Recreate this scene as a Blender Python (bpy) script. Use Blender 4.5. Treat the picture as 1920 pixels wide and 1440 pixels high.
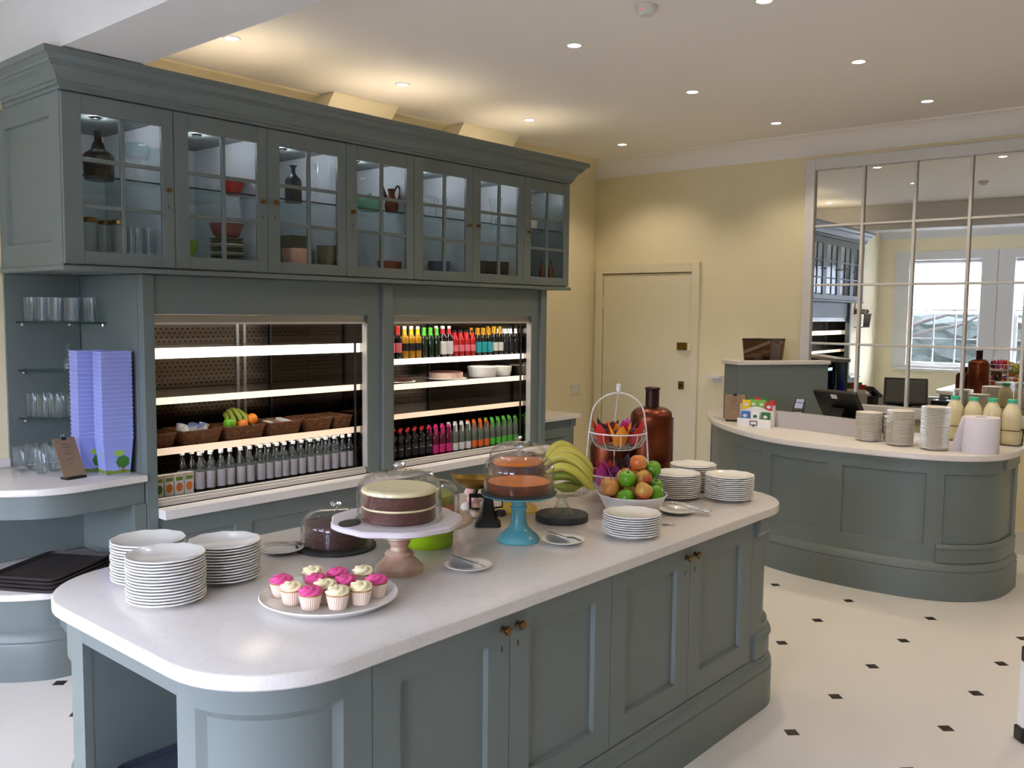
import bpy, math, random
from mathutils import Matrix, Vector
random.seed(7)
PI = math.pi
scene = bpy.context.scene
for o in list(bpy.data.objects): bpy.data.objects.remove(o)
COL = scene.collection

# ------------------------------------------------------------------ camera
H = 1.73
cam_d = bpy.data.cameras.new('camera'); cam = bpy.data.objects.new('camera', cam_d); COL.objects.link(cam)
RX = Vector((0.65454497, -0.75595453, 0.01018007)); DN = Vector((-0.05354151, -0.05978212, -0.9967745)); FW = Vector((0.75412478, 0.65188868, -0.07960503))
m = Matrix.Identity(4)
for i in range(3):
    m[i][0] = RX[i]; m[i][1] = -DN[i]; m[i][2] = -FW[i]
m[2][3] = H
cam.matrix_world = m
cam_d.sensor_width = 36.0; cam_d.lens = 1690.18 / 1920 * 36; cam_d.clip_start = 0.05
scene.camera = cam
# ------------------------------------------------------------------ view, sky, daylight
scene.view_settings.view_transform = 'Standard'; scene.view_settings.look = 'None'
scene.view_settings.gamma = 1.0; scene.view_settings.use_curve_mapping = False
scene.view_settings.exposure = -0.18
SKY = 46.0; SPOT = 39.0; WARM = (1.0, 0.84, 0.64)
scene.cycles.caustics_reflective = False; scene.cycles.caustics_refractive = False; scene.cycles.blur_glossy = 0.5; scene.cycles.sample_clamp_indirect = 25.0; scene.cycles.max_bounces = 16; scene.cycles.transparent_max_bounces = 32
world = bpy.data.worlds.new('sky'); scene.world = world; world.use_nodes = True
bg = world.node_tree.nodes['Background']; bg.inputs[0].default_value = (0.75, 0.815, 1.03, 1); bg.inputs[1].default_value = SKY
XW = -1.6                     # window wall
WIN = [(3.35, 4.55), (1.75, 2.95), (0.15, 1.35)]
WZ0, WZ1 = 0.85, 2.72
for (a, b) in WIN:            # portals guide the sky light through the windows
    L = bpy.data.lights.new('window_portal', 'AREA'); L.shape = 'RECTANGLE'; L.size = WZ1 - WZ0; L.size_y = b - a
    L.cycles.is_portal = True
    lo = bpy.data.objects.new('window_portal', L); COL.objects.link(lo)
    lo.location = (XW - 0.24, (a + b) / 2, (WZ0 + WZ1) / 2); lo.rotation_euler = (0, -PI / 2, 0)

# ------------------------------------------------------------------ materials
MATS = {}
def lin(c):
    return tuple((x / 255 / 12.92) if x / 255 <= 0.04045 else ((x / 255 + 0.055) / 1.055) ** 2.4 for x in c)
def mat(name, rgb, rough=0.5, metal=0.0, noise=0.0, nscale=20, bump=0.0, bscale=60, spec=0.5, emit=0.0, trans=0.0, coat=0.0, rgb2=None, sss=0.0):
    m = bpy.data.materials.new(name); m.use_nodes = True; nt = m.node_tree; b = nt.nodes['Principled BSDF']
    c = lin(rgb); b.inputs['Base Color'].default_value = (*c, 1); b.inputs['Roughness'].default_value = rough; b.inputs['Metallic'].default_value = metal
    b.inputs['Specular IOR Level'].default_value = spec
    if coat: b.inputs['Coat Weight'].default_value = coat; b.inputs['Coat Roughness'].default_value = 0.05
    if sss: b.inputs['Subsurface Weight'].default_value = sss; b.inputs['Subsurface Radius'].default_value = (0.01, 0.006, 0.004)
    if trans: b.inputs['Transmission Weight'].default_value = trans
    if emit: b.inputs['Emission Color'].default_value = (*c, 1); b.inputs['Emission Strength'].default_value = emit
    tc = nt.nodes.new('ShaderNodeTexCoord')
    if noise or rgb2:
        n = nt.nodes.new('ShaderNodeTexNoise'); n.inputs['Scale'].default_value = nscale; n.inputs['Detail'].default_value = 4
        nt.links.new(tc.outputs['Object'], n.inputs['Vector'])
        r = nt.nodes.new('ShaderNodeValToRGB'); r.color_ramp.elements[0].position = 0.35; r.color_ramp.elements[1].position = 0.65
        c2 = lin(rgb2) if rgb2 else tuple(max(0, x * (1 - noise)) for x in c)
        r.color_ramp.elements[0].color = (*c2, 1); r.color_ramp.elements[1].color = (*c, 1)
        nt.links.new(n.outputs['Fac'], r.inputs['Fac']); nt.links.new(r.outputs['Color'], b.inputs['Base Color'])
    if bump:
        n2 = nt.nodes.new('ShaderNodeTexNoise'); n2.inputs['Scale'].default_value = bscale; n2.inputs['Detail'].default_value = 3
        nt.links.new(tc.outputs['Object'], n2.inputs['Vector'])
        bp = nt.nodes.new('ShaderNodeBump'); bp.inputs['Strength'].default_value = bump; bp.inputs['Distance'].default_value = 0.01
        nt.links.new(n2.outputs['Fac'], bp.inputs['Height']); nt.links.new(bp.outputs['Normal'], b.inputs['Normal'])
    MATS[name] = m; return m
def glass(name, tint=(1, 1, 1), base=0.05, edge=0.7, power=3.0, rough=0.01):
    m = bpy.data.materials.new(name); m.use_nodes = True; nt = m.node_tree
    for n in list(nt.nodes): nt.nodes.remove(n)
    out = nt.nodes.new('ShaderNodeOutputMaterial'); mix = nt.nodes.new('ShaderNodeMixShader')
    tr = nt.nodes.new('ShaderNodeBsdfTransparent'); tr.inputs[0].default_value = (*tint, 1)
    gl = nt.nodes.new('ShaderNodeBsdfGlossy'); gl.inputs['Roughness'].default_value = rough
    lw = nt.nodes.new('ShaderNodeLayerWeight'); lw.inputs[0].default_value = 0.5
    p = nt.nodes.new('ShaderNodeMath'); p.operation = 'POWER'; p.inputs[1].default_value = power
    ma = nt.nodes.new('ShaderNodeMath'); ma.operation = 'MULTIPLY_ADD'; ma.inputs[1].default_value = edge; ma.inputs[2].default_value = base
    nt.links.new(lw.outputs['Facing'], p.inputs[0]); nt.links.new(p.outputs[0], ma.inputs[0]); nt.links.new(ma.outputs[0], mix.inputs[0])
    nt.links.new(tr.outputs[0], mix.inputs[1]); nt.links.new(gl.outputs[0], mix.inputs[2]); nt.links.new(mix.outputs[0], out.inputs[0])
    MATS[name] = m; return m

mat('paint', (109, 118, 116), 0.38, spec=0.4)
mat('paint_in', (206, 210, 214), 0.5)
mat('wall', (236, 224, 188), 0.8, noise=0.03, nscale=3)
mat('white', (218, 216, 213), 0.55)
mat('ceiling', (242, 238, 232), 0.85)
mat('doorcream', (230, 221, 192), 0.5)
mat('floor', (226, 222, 216), 0.32, noise=0.05, nscale=1.2, spec=0.4)
mat('black', (22, 20, 20), 0.4); mat('inset', (38, 28, 25), 0.35)
mat('mirror', (232, 234, 232), 0.005, metal=1.0)
mat('ceramic', (240, 238, 232), 0.12, spec=0.6); mat('ceramic_warm', (226, 220, 208), 0.25)
mat('brass', (128, 98, 62), 0.3, metal=1.0); mat('oldbrass', (176, 140, 70), 0.28, metal=1.0, noise=0.4, nscale=30)
mat('copper', (118, 58, 34), 0.32, metal=0.85, noise=0.5, nscale=9); mat('copper_neck', (52, 30, 24), 0.35, metal=0.7)
mat('chrome', (220, 220, 218), 0.12, metal=1.0); mat('steel', (170, 168, 164), 0.35, metal=0.9); mat('alu', (205, 200, 194), 0.4, metal=0.5)
mat('shelf_edge', (40, 62, 60), 0.15); mat('steel_dark', (98, 92, 88), 0.2, metal=1.0); mat('steel_mirror', (150, 145, 140), 0.06, metal=1.0); mat('iron', (16, 15, 15), 0.35); mat('slate', (48, 47, 48), 0.6, noise=0.3, nscale=25)
mat('tray', (52, 44, 44), 0.55, noise=0.2, nscale=120); mat('tray_blue', (52, 58, 72), 0.6, noise=0.2, nscale=120)
mat('kraft', (150, 124, 98), 0.8, noise=0.12, nscale=60); mat('ink', (70, 52, 44), 0.8)
mat('lavender', (150, 160, 226), 0.6, noise=0.1, nscale=4); mat('card_edge', (176, 180, 224), 0.8)
mat('leaf', (60, 118, 40), 0.7); mat('lime', (150, 190, 60), 0.6); mat('orange_p', (222, 122, 50), 0.6); mat('grass_p', (120, 138, 48), 0.7)
mat('choc', (70, 34, 26), 0.65, noise=0.35, nscale=50, bump=0.5, bscale=120); mat('choc2', (92, 48, 36), 0.6, noise=0.3, nscale=60, bump=0.5, bscale=120)
mat('cream', (238, 226, 178), 0.5, noise=0.06, nscale=30, bump=0.3, bscale=50, sss=0.0)
mat('icing_cream', (246, 234, 188), 0.45); mat('icing_pink', (228, 78, 146), 0.42)
mat('sponge', (206, 150, 92), 0.8, noise=0.2, nscale=80); mat('papercase', (240, 216, 196), 0.7)
mat('tart', (228, 124, 20), 0.35, noise=0.2, nscale=25); mat('crust', (120, 62, 30), 0.6, noise=0.35, nscale=30)
mat('teal', (88, 160, 172), 0.2, spec=0.6); mat('limegreen', (150, 186, 20), 0.2, spec=0.6); mat('yellow_e', (214, 178, 58), 0.25)
mat('marble', (224, 216, 220), 0.35, noise=0.06, nscale=6); mat('wood_ped', (206, 184, 164), 0.35, rgb2=(186, 146, 120), nscale=14)
mat('woodboard', (214, 188, 158), 0.5, noise=0.12, nscale=20); mat('green_cake', (150, 156, 60), 0.6, noise=0.3, nscale=40); mat('orange_cake', (206, 116, 60), 0.6, noise=0.25, nscale=40)
mat('banana', (196, 184, 72), 0.45, noise=0.12, nscale=10); mat('banana_g', (146, 156, 58), 0.45, noise=0.12, nscale=10); mat('banana_tip', (86, 78, 30), 0.7)
mat('apple_g', (108, 172, 34), 0.25, noise=0.1, nscale=40); mat('apple_r', (186, 58, 40), 0.25, rgb2=(206, 170, 80), nscale=9); mat('apple_o', (214, 104, 50), 0.28, rgb2=(222, 164, 84), nscale=9)
mat('stalk', (66, 46, 28), 0.8); mat('orange_f', (238, 128, 24), 0.4, bump=0.2, bscale=200)
mat('muffin', (66, 36, 26), 0.75, noise=0.4, nscale=60, bump=0.6, bscale=100)
for n_, c_ in dict(p_red=(206, 34, 34), p_orange=(240, 150, 32), p_pink=(206, 60, 160), p_brown=(58, 38, 34), p_magenta=(160, 60, 150)).items(): mat(n_, c_, 0.6)
mat('wire', (232, 230, 226), 0.35); mat('wire_dark', (60, 48, 38), 0.5, metal=0.6)
mat('wicker', (150, 96, 52), 0.7, rgb2=(92, 54, 28), nscale=90, bump=0.8, bscale=160)
mat('label_w', (226, 222, 216), 0.6); mat('label_pink', (234, 120, 130), 0.5); mat('label_black', (26, 26, 28), 0.5); mat('label_red', (214, 40, 44), 0.5)
mat('label_teal', (40, 170, 176), 0.5); mat('label_green', (90, 190, 60), 0.5); mat('label_orange', (232, 110, 40), 0.5); mat('label_magenta', (214, 40, 120), 0.5); mat('foil_gold', (214, 160, 40), 0.35, metal=0.6)
mat('cap_w', (236, 234, 230), 0.4); mat('cap_red', (190, 40, 36), 0.4); mat('cola', (16, 9, 9), 0.08, spec=0.7); mat('amber', (190, 134, 20), 0.1, spec=0.7); mat('greenglass', (20, 40, 18), 0.08, spec=0.7); mat('redglass', (180, 28, 28), 0.15); mat('pinkdrink', (96, 10, 44), 0.1, spec=0.7); mat('palebottle', (96, 104, 92), 0.1, spec=0.7)
mat('milk', (228, 218, 178), 0.3, spec=0.5); mat('tissue', (226, 220, 226), 0.9); mat('cap_green', (70, 190, 150), 0.4)
mat('plastic_black', (18, 18, 20), 0.35); mat('screen', (92, 92, 94), 0.15); mat('keypad', (150, 160, 190), 0.4)
mat('led_blue', (20, 30, 255), 0.4, emit=2.5); mat('led_disp', (190, 220, 255), 0.4, emit=2.0); mat('led_red', (255, 40, 60), 0.4, emit=3.0)
mat('lamp', (255, 244, 222), 0.4, emit=14.0); mat('strip_hot', (255, 244, 224), 0.4, emit=2.2); mat('strip_warm', (255, 228, 196), 0.4, emit=0.62); mat('strip_mid', (255, 238, 212), 0.4, emit=1.05)
mat('pinkbowl', (226, 170, 150), 0.3); mat('sagepot', (120, 118, 98), 0.5); mat('mint', (130, 196, 170), 0.25); mat('redbowl', (196, 36, 34), 0.3); mat('rosebowl', (150, 84, 84), 0.4); mat('terracotta', (150, 80, 52), 0.7); mat('pewter', (70, 72, 78), 0.3, metal=0.6); mat('brownglass', (34, 10, 6), 0.08, spec=0.7); mat('bluebowl', (110, 124, 168), 0.4); mat('cheese', (206, 176, 160), 0.6, noise=0.1, nscale=30)
mat('hedge', (12, 24, 14), 0.9, rgb2=(4, 10, 6), nscale=8); mat('gravel', (120, 118, 112), 0.95, noise=0.1, nscale=30); mat('bark', (34, 30, 26), 0.9, noise=0.3, nscale=12)
mat('blind', (240, 242, 246), 0.8); mat('tag_blue', (60, 120, 200), 0.5); mat('tag_yellow', (236, 196, 30), 0.5); mat('tag_green', (40, 110, 40), 0.5); mat('tag_lgreen', (120, 180, 60), 0.5); mat('tag_red', (196, 40, 24), 0.5)
glass('glass', base=0.02, edge=0.6); glass('pane', tint=(0.95, 0.97, 0.97), base=0.018, edge=0.35, power=3); glass('shelfglass', tint=(0.90, 0.96, 0.95), base=0.02, edge=0.12); glass('smoke', tint=(0.60, 0.52, 0.46), base=0.06, edge=0.5)
glass('crystal', tint=(0.95, 0.97, 0.98), base=0.35, edge=0.6, power=1.5, rough=0.05); glass('tumbler', tint=(0.97, 0.985, 0.985), base=0.045, edge=0.5, power=2.4); glass('winpane', tint=(1, 1, 1), base=0.03, edge=0.4); glass('clearbottle', tint=(0.88, 0.92, 0.90), base=0.10, edge=0.6, power=2.5); glass('plastic', tint=(0.9, 0.9, 0.9), base=0.08, edge=0.5)
MATS['tart'].node_tree.nodes['Principled BSDF'].inputs['Coat Weight'].default_value = 0.2
# translucent roller-blind cloth
nt = MATS['blind'].node_tree; b_ = nt.nodes['Principled BSDF']; o_ = nt.nodes['Material Output']
t_ = nt.nodes.new('ShaderNodeBsdfTranslucent'); t_.inputs[0].default_value = (0.86, 0.88, 0.92, 1); mx = nt.nodes.new('ShaderNodeMixShader'); mx.inputs[0].default_value = 0.6
tr_ = nt.nodes.new('ShaderNodeBsdfTransparent'); mx2 = nt.nodes.new('ShaderNodeMixShader'); mx2.inputs[0].default_value = 0.12
nt.links.new(b_.outputs[0], mx.inputs[1]); nt.links.new(t_.outputs[0], mx.inputs[2]); nt.links.new(mx.outputs[0], mx2.inputs[1]); nt.links.new(tr_.outputs[0], mx2.inputs[2]); nt.links.new(mx2.outputs[0], o_.inputs[0])
# engineered stone: pale, fine flecks and a few soft veins
def stone(name, base, fleck, vein):
    m = mat(name, base, 0.2, spec=0.4); nt = m.node_tree; b = nt.nodes['Principled BSDF']; tc = nt.nodes.new('ShaderNodeTexCoord')
    n1 = nt.nodes.new('ShaderNodeTexNoise'); n1.inputs['Scale'].default_value = 260; n1.inputs['Detail'].default_value = 2
    n2 = nt.nodes.new('ShaderNodeTexNoise'); n2.inputs['Scale'].default_value = 5.5; n2.inputs['Detail'].default_value = 6; n2.inputs['Distortion'].default_value = 1.6
    r1 = nt.nodes.new('ShaderNodeValToRGB'); r1.color_ramp.elements[0].position = 0.3; r1.color_ramp.elements[1].position = 0.55; r1.color_ramp.elements[0].color = (*lin(fleck), 1); r1.color_ramp.elements[1].color = (*lin(base), 1)
    r2 = nt.nodes.new('ShaderNodeValToRGB'); r2.color_ramp.elements[0].position = 0.47; r2.color_ramp.elements[1].position = 0.50; r2.color_ramp.elements[0].color = (0, 0, 0, 1); r2.color_ramp.elements[1].color = (1, 1, 1, 1)
    e = r2.color_ramp.elements.new(0.53); e.color = (0, 0, 0, 1)
    n3 = nt.nodes.new('ShaderNodeTexNoise'); n3.inputs['Scale'].default_value = 2.0
    mu = nt.nodes.new('ShaderNodeMath'); mu.operation = 'MULTIPLY'; mu2 = nt.nodes.new('ShaderNodeMath'); mu2.operation = 'MULTIPLY'; mu2.inputs[1].default_value = 0.16
    mixc = nt.nodes.new('ShaderNodeMix'); mixc.data_type = 'RGBA'
    for n in (n1, n2, n3): nt.links.new(tc.outputs['Object'], n.inputs['Vector'])
    nt.links.new(n1.outputs['Fac'], r1.inputs[0]); nt.links.new(n2.outputs['Fac'], r2.inputs[0]); nt.links.new(r2.outputs[0], mu.inputs[0]); nt.links.new(n3.outputs['Fac'], mu.inputs[1]); nt.links.new(mu.outputs[0], mu2.inputs[0])
    nt.links.new(mu2.outputs[0], mixc.inputs[0]); nt.links.new(r1.outputs[0], mixc.inputs[6]); mixc.inputs[7].default_value = (*lin(vein), 1)
    nt.links.new(mixc.outputs[2], b.inputs['Base Color'])
stone('stone', (224, 218, 212), (212, 206, 200), (160, 156, 154)); stone('stone_kerb', (196, 190, 186), (168, 162, 160), (150, 146, 146))
# perforated steel: rows of small oblong slots
m = mat('perf', (120, 112, 106), 0.16, metal=1.0); nt = m.node_tree; b = nt.nodes['Principled BSDF']; tc = nt.nodes.new('ShaderNodeTexCoord')
sx = nt.nodes.new('ShaderNodeSeparateXYZ'); nt.links.new(tc.outputs['Object'], sx.inputs[0])
def mnode(op, a=None, b_=None, v=None):
    n = nt.nodes.new('ShaderNodeMath'); n.operation = op
    if a is not None: nt.links.new(a, n.inputs[0])
    if b_ is not None: nt.links.new(b_, n.inputs[1])
    elif v is not None: n.inputs[1].default_value = v
    return n.outputs[0]
row = mnode('MULTIPLY', sx.outputs['Z'], v=40.0); rowi = mnode('FLOOR', row); rowf = mnode('FRACT', row)
off = mnode('MULTIPLY', mnode('MODULO', rowi, v=2.0), v=0.5); colf = mnode('FRACT', mnode('ADD', mnode('MULTIPLY', sx.outputs['X'], v=30.0), off))
ins = mnode('MULTIPLY', mnode('LESS_THAN', mnode('ABSOLUTE', mnode('SUBTRACT', colf, v=0.5)), v=0.22), mnode('LESS_THAN', mnode('ABSOLUTE', mnode('SUBTRACT', rowf, v=0.5)), v=0.2))
mc = nt.nodes.new('ShaderNodeMix'); mc.data_type = 'RGBA'; mc.inputs[6].default_value = (*lin((120, 110, 102)), 1); mc.inputs[7].default_value = (*lin((70, 64, 60)), 1)
nt.links.new(ins, mc.inputs[0]); nt.links.new(mc.outputs[2], b.inputs['Base Color'])

# ------------------------------------------------------------------ mesh helpers
class MB:
    def __init__(s): s.v = []; s.f = []
    def add(s, vs, fs):
        o = len(s.v); s.v += [tuple(p) for p in vs]; s.f += [tuple(i + o for i in f) for f in fs]; return s
    def box(s, x0, x1, y0, y1, z0, z1):
        return s.add([(x0, y0, z0), (x1, y0, z0), (x1, y1, z0), (x0, y1, z0), (x0, y0, z1), (x1, y0, z1), (x1, y1, z1), (x0, y1, z1)],
                     [(3, 2, 1, 0), (4, 5, 6, 7), (0, 1, 5, 4), (1, 2, 6, 5), (2, 3, 7, 6), (3, 0, 4, 7)])
    def lathe(s, prof, n=24, c=(0, 0), rf=None, closed=False):
        o = len(s.v); idx = []
        for k, (r, z) in enumerate(prof):
            if r <= 1e-6:
                s.v.append((c[0], c[1], z)); idx.append([len(s.v) - 1]); continue
            ring = []
            for i in range(n):
                t = 2 * PI * i / n; q, dz = rf(t, k, r, z) if rf else (r, 0)
                s.v.append((c[0] + q * math.cos(t), c[1] + q * math.sin(t), z + dz)); ring.append(len(s.v) - 1)
            idx.append(ring)
        pairs = list(zip(idx, idx[1:])) + ([(idx[-1], idx[0])] if closed else [])
        for a, b in pairs:
            if len(a) == 1 and len(b) == 1: continue
            for i in range(n):
                j = (i + 1) % n
                if len(a) == 1: s.f.append((a[0], b[j], b[i]))
                elif len(b) == 1: s.f.append((a[i], a[j], b[0]))
                else: s.f.append((a[i], a[j], b[j], b[i]))
        return s
    def tube(s, pts, r, n=8, closed=False, cap=True):
        pts = [Vector(p) for p in pts]; N = len(pts); rad = r if isinstance(r, (list, tuple)) else [r] * N
        rings = []; up = None
        for i in range(N):
            a = pts[(i - 1) % N] if (closed or i > 0) else pts[i]; b = pts[(i + 1) % N] if (closed or i < N - 1) else pts[i]
            t = (b - a).normalized()
            if up is None: up = Vector((0, 0, 1)) if abs(t.z) < 0.9 else Vector((1, 0, 0))
            x = t.cross(up)
            if x.length < 1e-4: x = t.orthogonal()
            x.normalize(); y = x.cross(t).normalized(); up = y
            ring = []
            for k in range(n):
                q = 2 * PI * k / n; s.v.append(tuple(pts[i] + (x * math.cos(q) + y * math.sin(q)) * rad[i])); ring.append(len(s.v) - 1)
            rings.append(ring)
        for i in range(N if closed else N - 1):
            a = rings[i]; b = rings[(i + 1) % N]
            for k in range(n): s.f.append((a[k], a[(k + 1) % n], b[(k + 1) % n], b[k]))
        if cap and not closed: s.f.append(tuple(reversed(rings[0]))); s.f.append(tuple(rings[-1]))
        return s
    def prism(s, poly, z0, z1):
        n = len(poly)
        return s.add([(x, y, z0) for x, y in poly] + [(x, y, z1) for x, y in poly],
                     [tuple(reversed(range(n))), tuple(range(n, 2 * n))] + [(i, (i + 1) % n, n + (i + 1) % n, n + i) for i in range(n)])
    def sweep(s, path, prof, closed=True, closeprof=True):
        # profile (off, z) pushed out along the path's right-hand side (outside of a CCW loop)
        N = len(path); nr = normals(path, closed); rings = []
        for i in range(N):
            ring = []
            for off, z in prof:
                s.v.append((path[i][0] + nr[i][0] * off, path[i][1] + nr[i][1] * off, z)); ring.append(len(s.v) - 1)
            rings.append(ring)
        P = len(prof)
        for i in range(N if closed else N - 1):
            a = rings[i]; b = rings[(i + 1) % N]
            for k in range(P if closeprof else P - 1): s.f.append((a[k], b[k], b[(k + 1) % P], a[(k + 1) % P]))
        if not closed and closeprof: s.f.append(tuple(rings[0])); s.f.append(tuple(reversed(rings[-1])))
        return s
    def slab(s, path, z0, z1, e=0.004):
        nr = normals(path, True); N = len(path); prof = [(-e, z0), (0, z0 + e), (0, z1 - e), (-e * 0.4, z1 - e * 0.4), (-e * 1.4, z1)]; rings = []
        for off, z in prof:
            rings.append([len(s.v) + i for i in range(N)]); s.v += [(path[i][0] + nr[i][0] * off, path[i][1] + nr[i][1] * off, z) for i in range(N)]
        for a, b in zip(rings, rings[1:]):
            for i in range(N): s.f.append((a[i], a[(i + 1) % N], b[(i + 1) % N], b[i]))
        s.f.append(tuple(reversed(rings[0]))); s.f.append(tuple(rings[-1])); return s
    def panel(s, path, z0, z1, mg=(0.08, 0.08, 0.08, 0.08), bw=0.006, d=0.013, t=0.022, recess=True):
        # panelled board that follows an open path: margins left, right, bottom, top
        cum = [0]
        for a, b in zip(path, path[1:]): cum.append(cum[-1] + math.hypot(b[0] - a[0], b[1] - a[1]))
        L = cum[-1]; us = set(cum[1:-1]) if len(path) > 2 else set()
        keys = [0, L] + ([mg[0], mg[0] + bw, L - mg[1] - bw, L - mg[1]] if recess else [])
        us = sorted([u for u in us if all(abs(u - k) > 0.004 for k in keys)] + keys)
        zs = [z0, z1] if not recess else [z0, z0 + mg[2], z0 + mg[2] + bw, z1 - mg[3] - bw, z1 - mg[3], z1]
        nr = normals(path, False)
        def at(u):
            for i in range(len(cum) - 1):
                if u <= cum[i + 1] + 1e-9:
                    f = (u - cum[i]) / max(1e-9, cum[i + 1] - cum[i]); p = [path[i][k] * (1 - f) + path[i + 1][k] * f for k in (0, 1)]; n = [nr[i][k] * (1 - f) + nr[i + 1][k] * f for k in (0, 1)]; l = math.hypot(*n); return p, (n[0] / l, n[1] / l)
        o = len(s.v); W = len(zs)
        for u in us:
            p, n = at(u)
            for z in zs:
                inn = recess and mg[0] + bw - 1e-6 <= u <= L - mg[1] - bw + 1e-6 and zs[2] - 1e-6 <= z <= zs[3] + 1e-6
                q = -d if inn else 0
                s.v.append((p[0] + n[0] * q, p[1] + n[1] * q, z))
        for i in range(len(us) - 1):
            for k in range(W - 1): s.f.append((o + i * W + k, o + (i + 1) * W + k, o + (i + 1) * W + k + 1, o + i * W + k + 1))
        b0 = len(s.v)
        for u in us:
            p, n = at(u)
            for z in (z0, z1): s.v.append((p[0] - n[0] * t, p[1] - n[1] * t, z))
        M = len(us)
        for i in range(M - 1):
            s.f.append((b0 + i * 2, b0 + i * 2 + 1, b0 + i * 2 + 3, b0 + i * 2 + 2))
            s.f.append((o + i * W, b0 + i * 2, b0 + i * 2 + 2, o + (i + 1) * W)); s.f.append((o + i * W + W - 1, o + (i + 1) * W + W - 1, b0 + i * 2 + 3, b0 + i * 2 + 1))
        s.f.append(tuple([o + k for k in range(W)] + [b0 + 1, b0])); q = o + (M - 1) * W; s.f.append(tuple([q + k for k in reversed(range(W))] + [b0 + (M - 1) * 2, b0 + (M - 1) * 2 + 1]))
        return s
    def xf(s, M):
        s.v = [tuple(M @ Vector(p)) for p in s.v]; return s
    def mesh(s, name, smooth=None):
        me = bpy.data.meshes.new(name); me.from_pydata(s.v, [], s.f); me.update()
        import bmesh
        bm = bmesh.new(); bm.from_mesh(me); bmesh.ops.recalc_face_normals(bm, faces=bm.faces); bm.to_mesh(me); bm.free()
        if smooth:
            for p in me.polygons: p.use_smooth = True
            me.set_sharp_from_angle(angle=math.radians(smooth))
        return me
def normals(path, closed):
    N = len(path); out = []
    for i in range(N):
        a = path[(i - 1) % N] if (closed or i > 0) else None; b = path[(i + 1) % N] if (closed or i < N - 1) else None; p = path[i]
        ns = []
        for q, r in ((a, p), (p, b)):
            if q is None or r is None: continue
            dx, dy = r[0] - q[0], r[1] - q[1]; l = math.hypot(dx, dy)
            if l > 1e-9: ns.append((dy / l, -dx / l))
        if len(ns) == 1: out.append(ns[0]); continue
        x, y = ns[0][0] + ns[1][0], ns[0][1] + ns[1][1]; l = math.hypot(x, y) or 1; x /= l; y /= l
        c = max(0.4, x * ns[0][0] + y * ns[0][1]); out.append((x / c, y / c))
    return out
def arc(cx, cy, r, a0, a1, n=10): return [(cx + r * math.cos(math.radians(a0 + (a1 - a0) * i / n)), cy + r * math.sin(math.radians(a0 + (a1 - a0) * i / n))) for i in range(n + 1)]
def rrect(x0, x1, y0, y1, r, n=12):
    return arc(x0 + r, y0 + r, r, 180, 270, n) + arc(x1 - r, y0 + r, r, 270, 360, n) + arc(x1 - r, y1 - r, r, 0, 90, n) + arc(x0 + r, y1 - r, r, 90, 180, n)
def catmull(P, k=5):
    out = []
    for i in range(len(P) - 1):
        p0 = P[max(0, i - 1)]; p1 = P[i]; p2 = P[i + 1]; p3 = P[min(len(P) - 1, i + 2)]
        for j in range(k):
            t = j / k; out.append(tuple(0.5 * (2 * p1[d] + (p2[d] - p0[d]) * t + (2 * p0[d] - 5 * p1[d] + 4 * p2[d] - p3[d]) * t * t + (3 * p1[d] - p0[d] - 3 * p2[d] + p3[d]) * t ** 3) for d in range(len(p1))))
    out.append(tuple(P[-1])); return out
def obj(name, mb, material, parent=None, loc=None, rot=None, smooth=None, bev=0.0, label=None):
    me = mb.mesh(name, smooth) if isinstance(mb, MB) else mb
    if not me.materials: me.materials.append(MATS[material])
    o = bpy.data.objects.new(name, me); COL.objects.link(o)
    if parent: o.parent = parent
    if loc: o.location = loc
    if rot: o.rotation_euler = rot
    if bev:
        b = o.modifiers.new('bevel', 'BEVEL'); b.width = bev; b.segments = 2; b.limit_method = 'ANGLE'; b.angle_limit = math.radians(40)
    if label: o['label'] = label
    return o
def tag(o, label, cat, group=None):
    o['label'] = label; o['category'] = cat
    if group: o['group'] = group
    return o
def thing(name, label, cat, loc=(0, 0, 0), rz=0, group=None):
    o = bpy.data.objects.new(name, None); COL.objects.link(o); o.location = loc; o.rotation_euler = (0, 0, rz); o.empty_display_size = 0.05
    return tag(o, label, cat, group)
def struct(o, label):
    o['kind'] = 'structure'; o['label'] = label; return o
def dup(root, loc, rz=None, label=None, group=None):
    r = root.copy(); COL.objects.link(r); r.location = loc
    if rz is not None: r.rotation_euler = (r.rotation_euler[0], r.rotation_euler[1], rz)
    if label: r['label'] = label
    if group: r['group'] = group
    for ch in list(root.children):
        c = ch.copy(); COL.objects.link(c); c.parent = r
        for g in list(ch.children):
            d = g.copy(); COL.objects.link(d); d.parent = c
    return r
def B(*a): return MB().box(*a)

# ================================================================== STRUCTURE
CE = 3.20; XM = 7.33; YD = 5.29; YN = -2.6; YP = 5.02; XP = 1.83
fl = struct(obj('floor', B(XW - 0.3, XM + 0.2, YN - 0.2, YD + 0.2, -0.1, 0), 'floor'), 'smooth white vinyl floor with small black diamond insets')
dm = MB().prism([(0.036, 0), (0, 0.036), (-0.036, 0), (0, -0.036)], 0.0, 0.0006).mesh('diamond_inset'); dm.materials.append(MATS['inset'])
for i in range(-6, 11):
    for j in range(-8, 9):
        x = 5.405 - 0.474 * i; y = 1.948 + 0.4705 * j
        if not (XW < x < XM - 0.1 and -2.4 < y < 5.0): continue
        if 1.03 < x < 3.95 and 1.62 < y < 2.86: continue
        if i == 8 and j == 5: x, y = 1.70, 4.213
        if x > 5.68 and y > 1.25 or y > 4.25 and x > 1.3: continue
        obj('diamond_inset', dm, 'inset', fl, (x, y, 0.0))
ce = struct(obj('ceiling', B(XW - 0.3, XM + 0.2, YN - 0.2, YD + 0.2, CE, CE + 0.1), 'ceiling'), 'plain off-white ceiling with recessed downlights')
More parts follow.
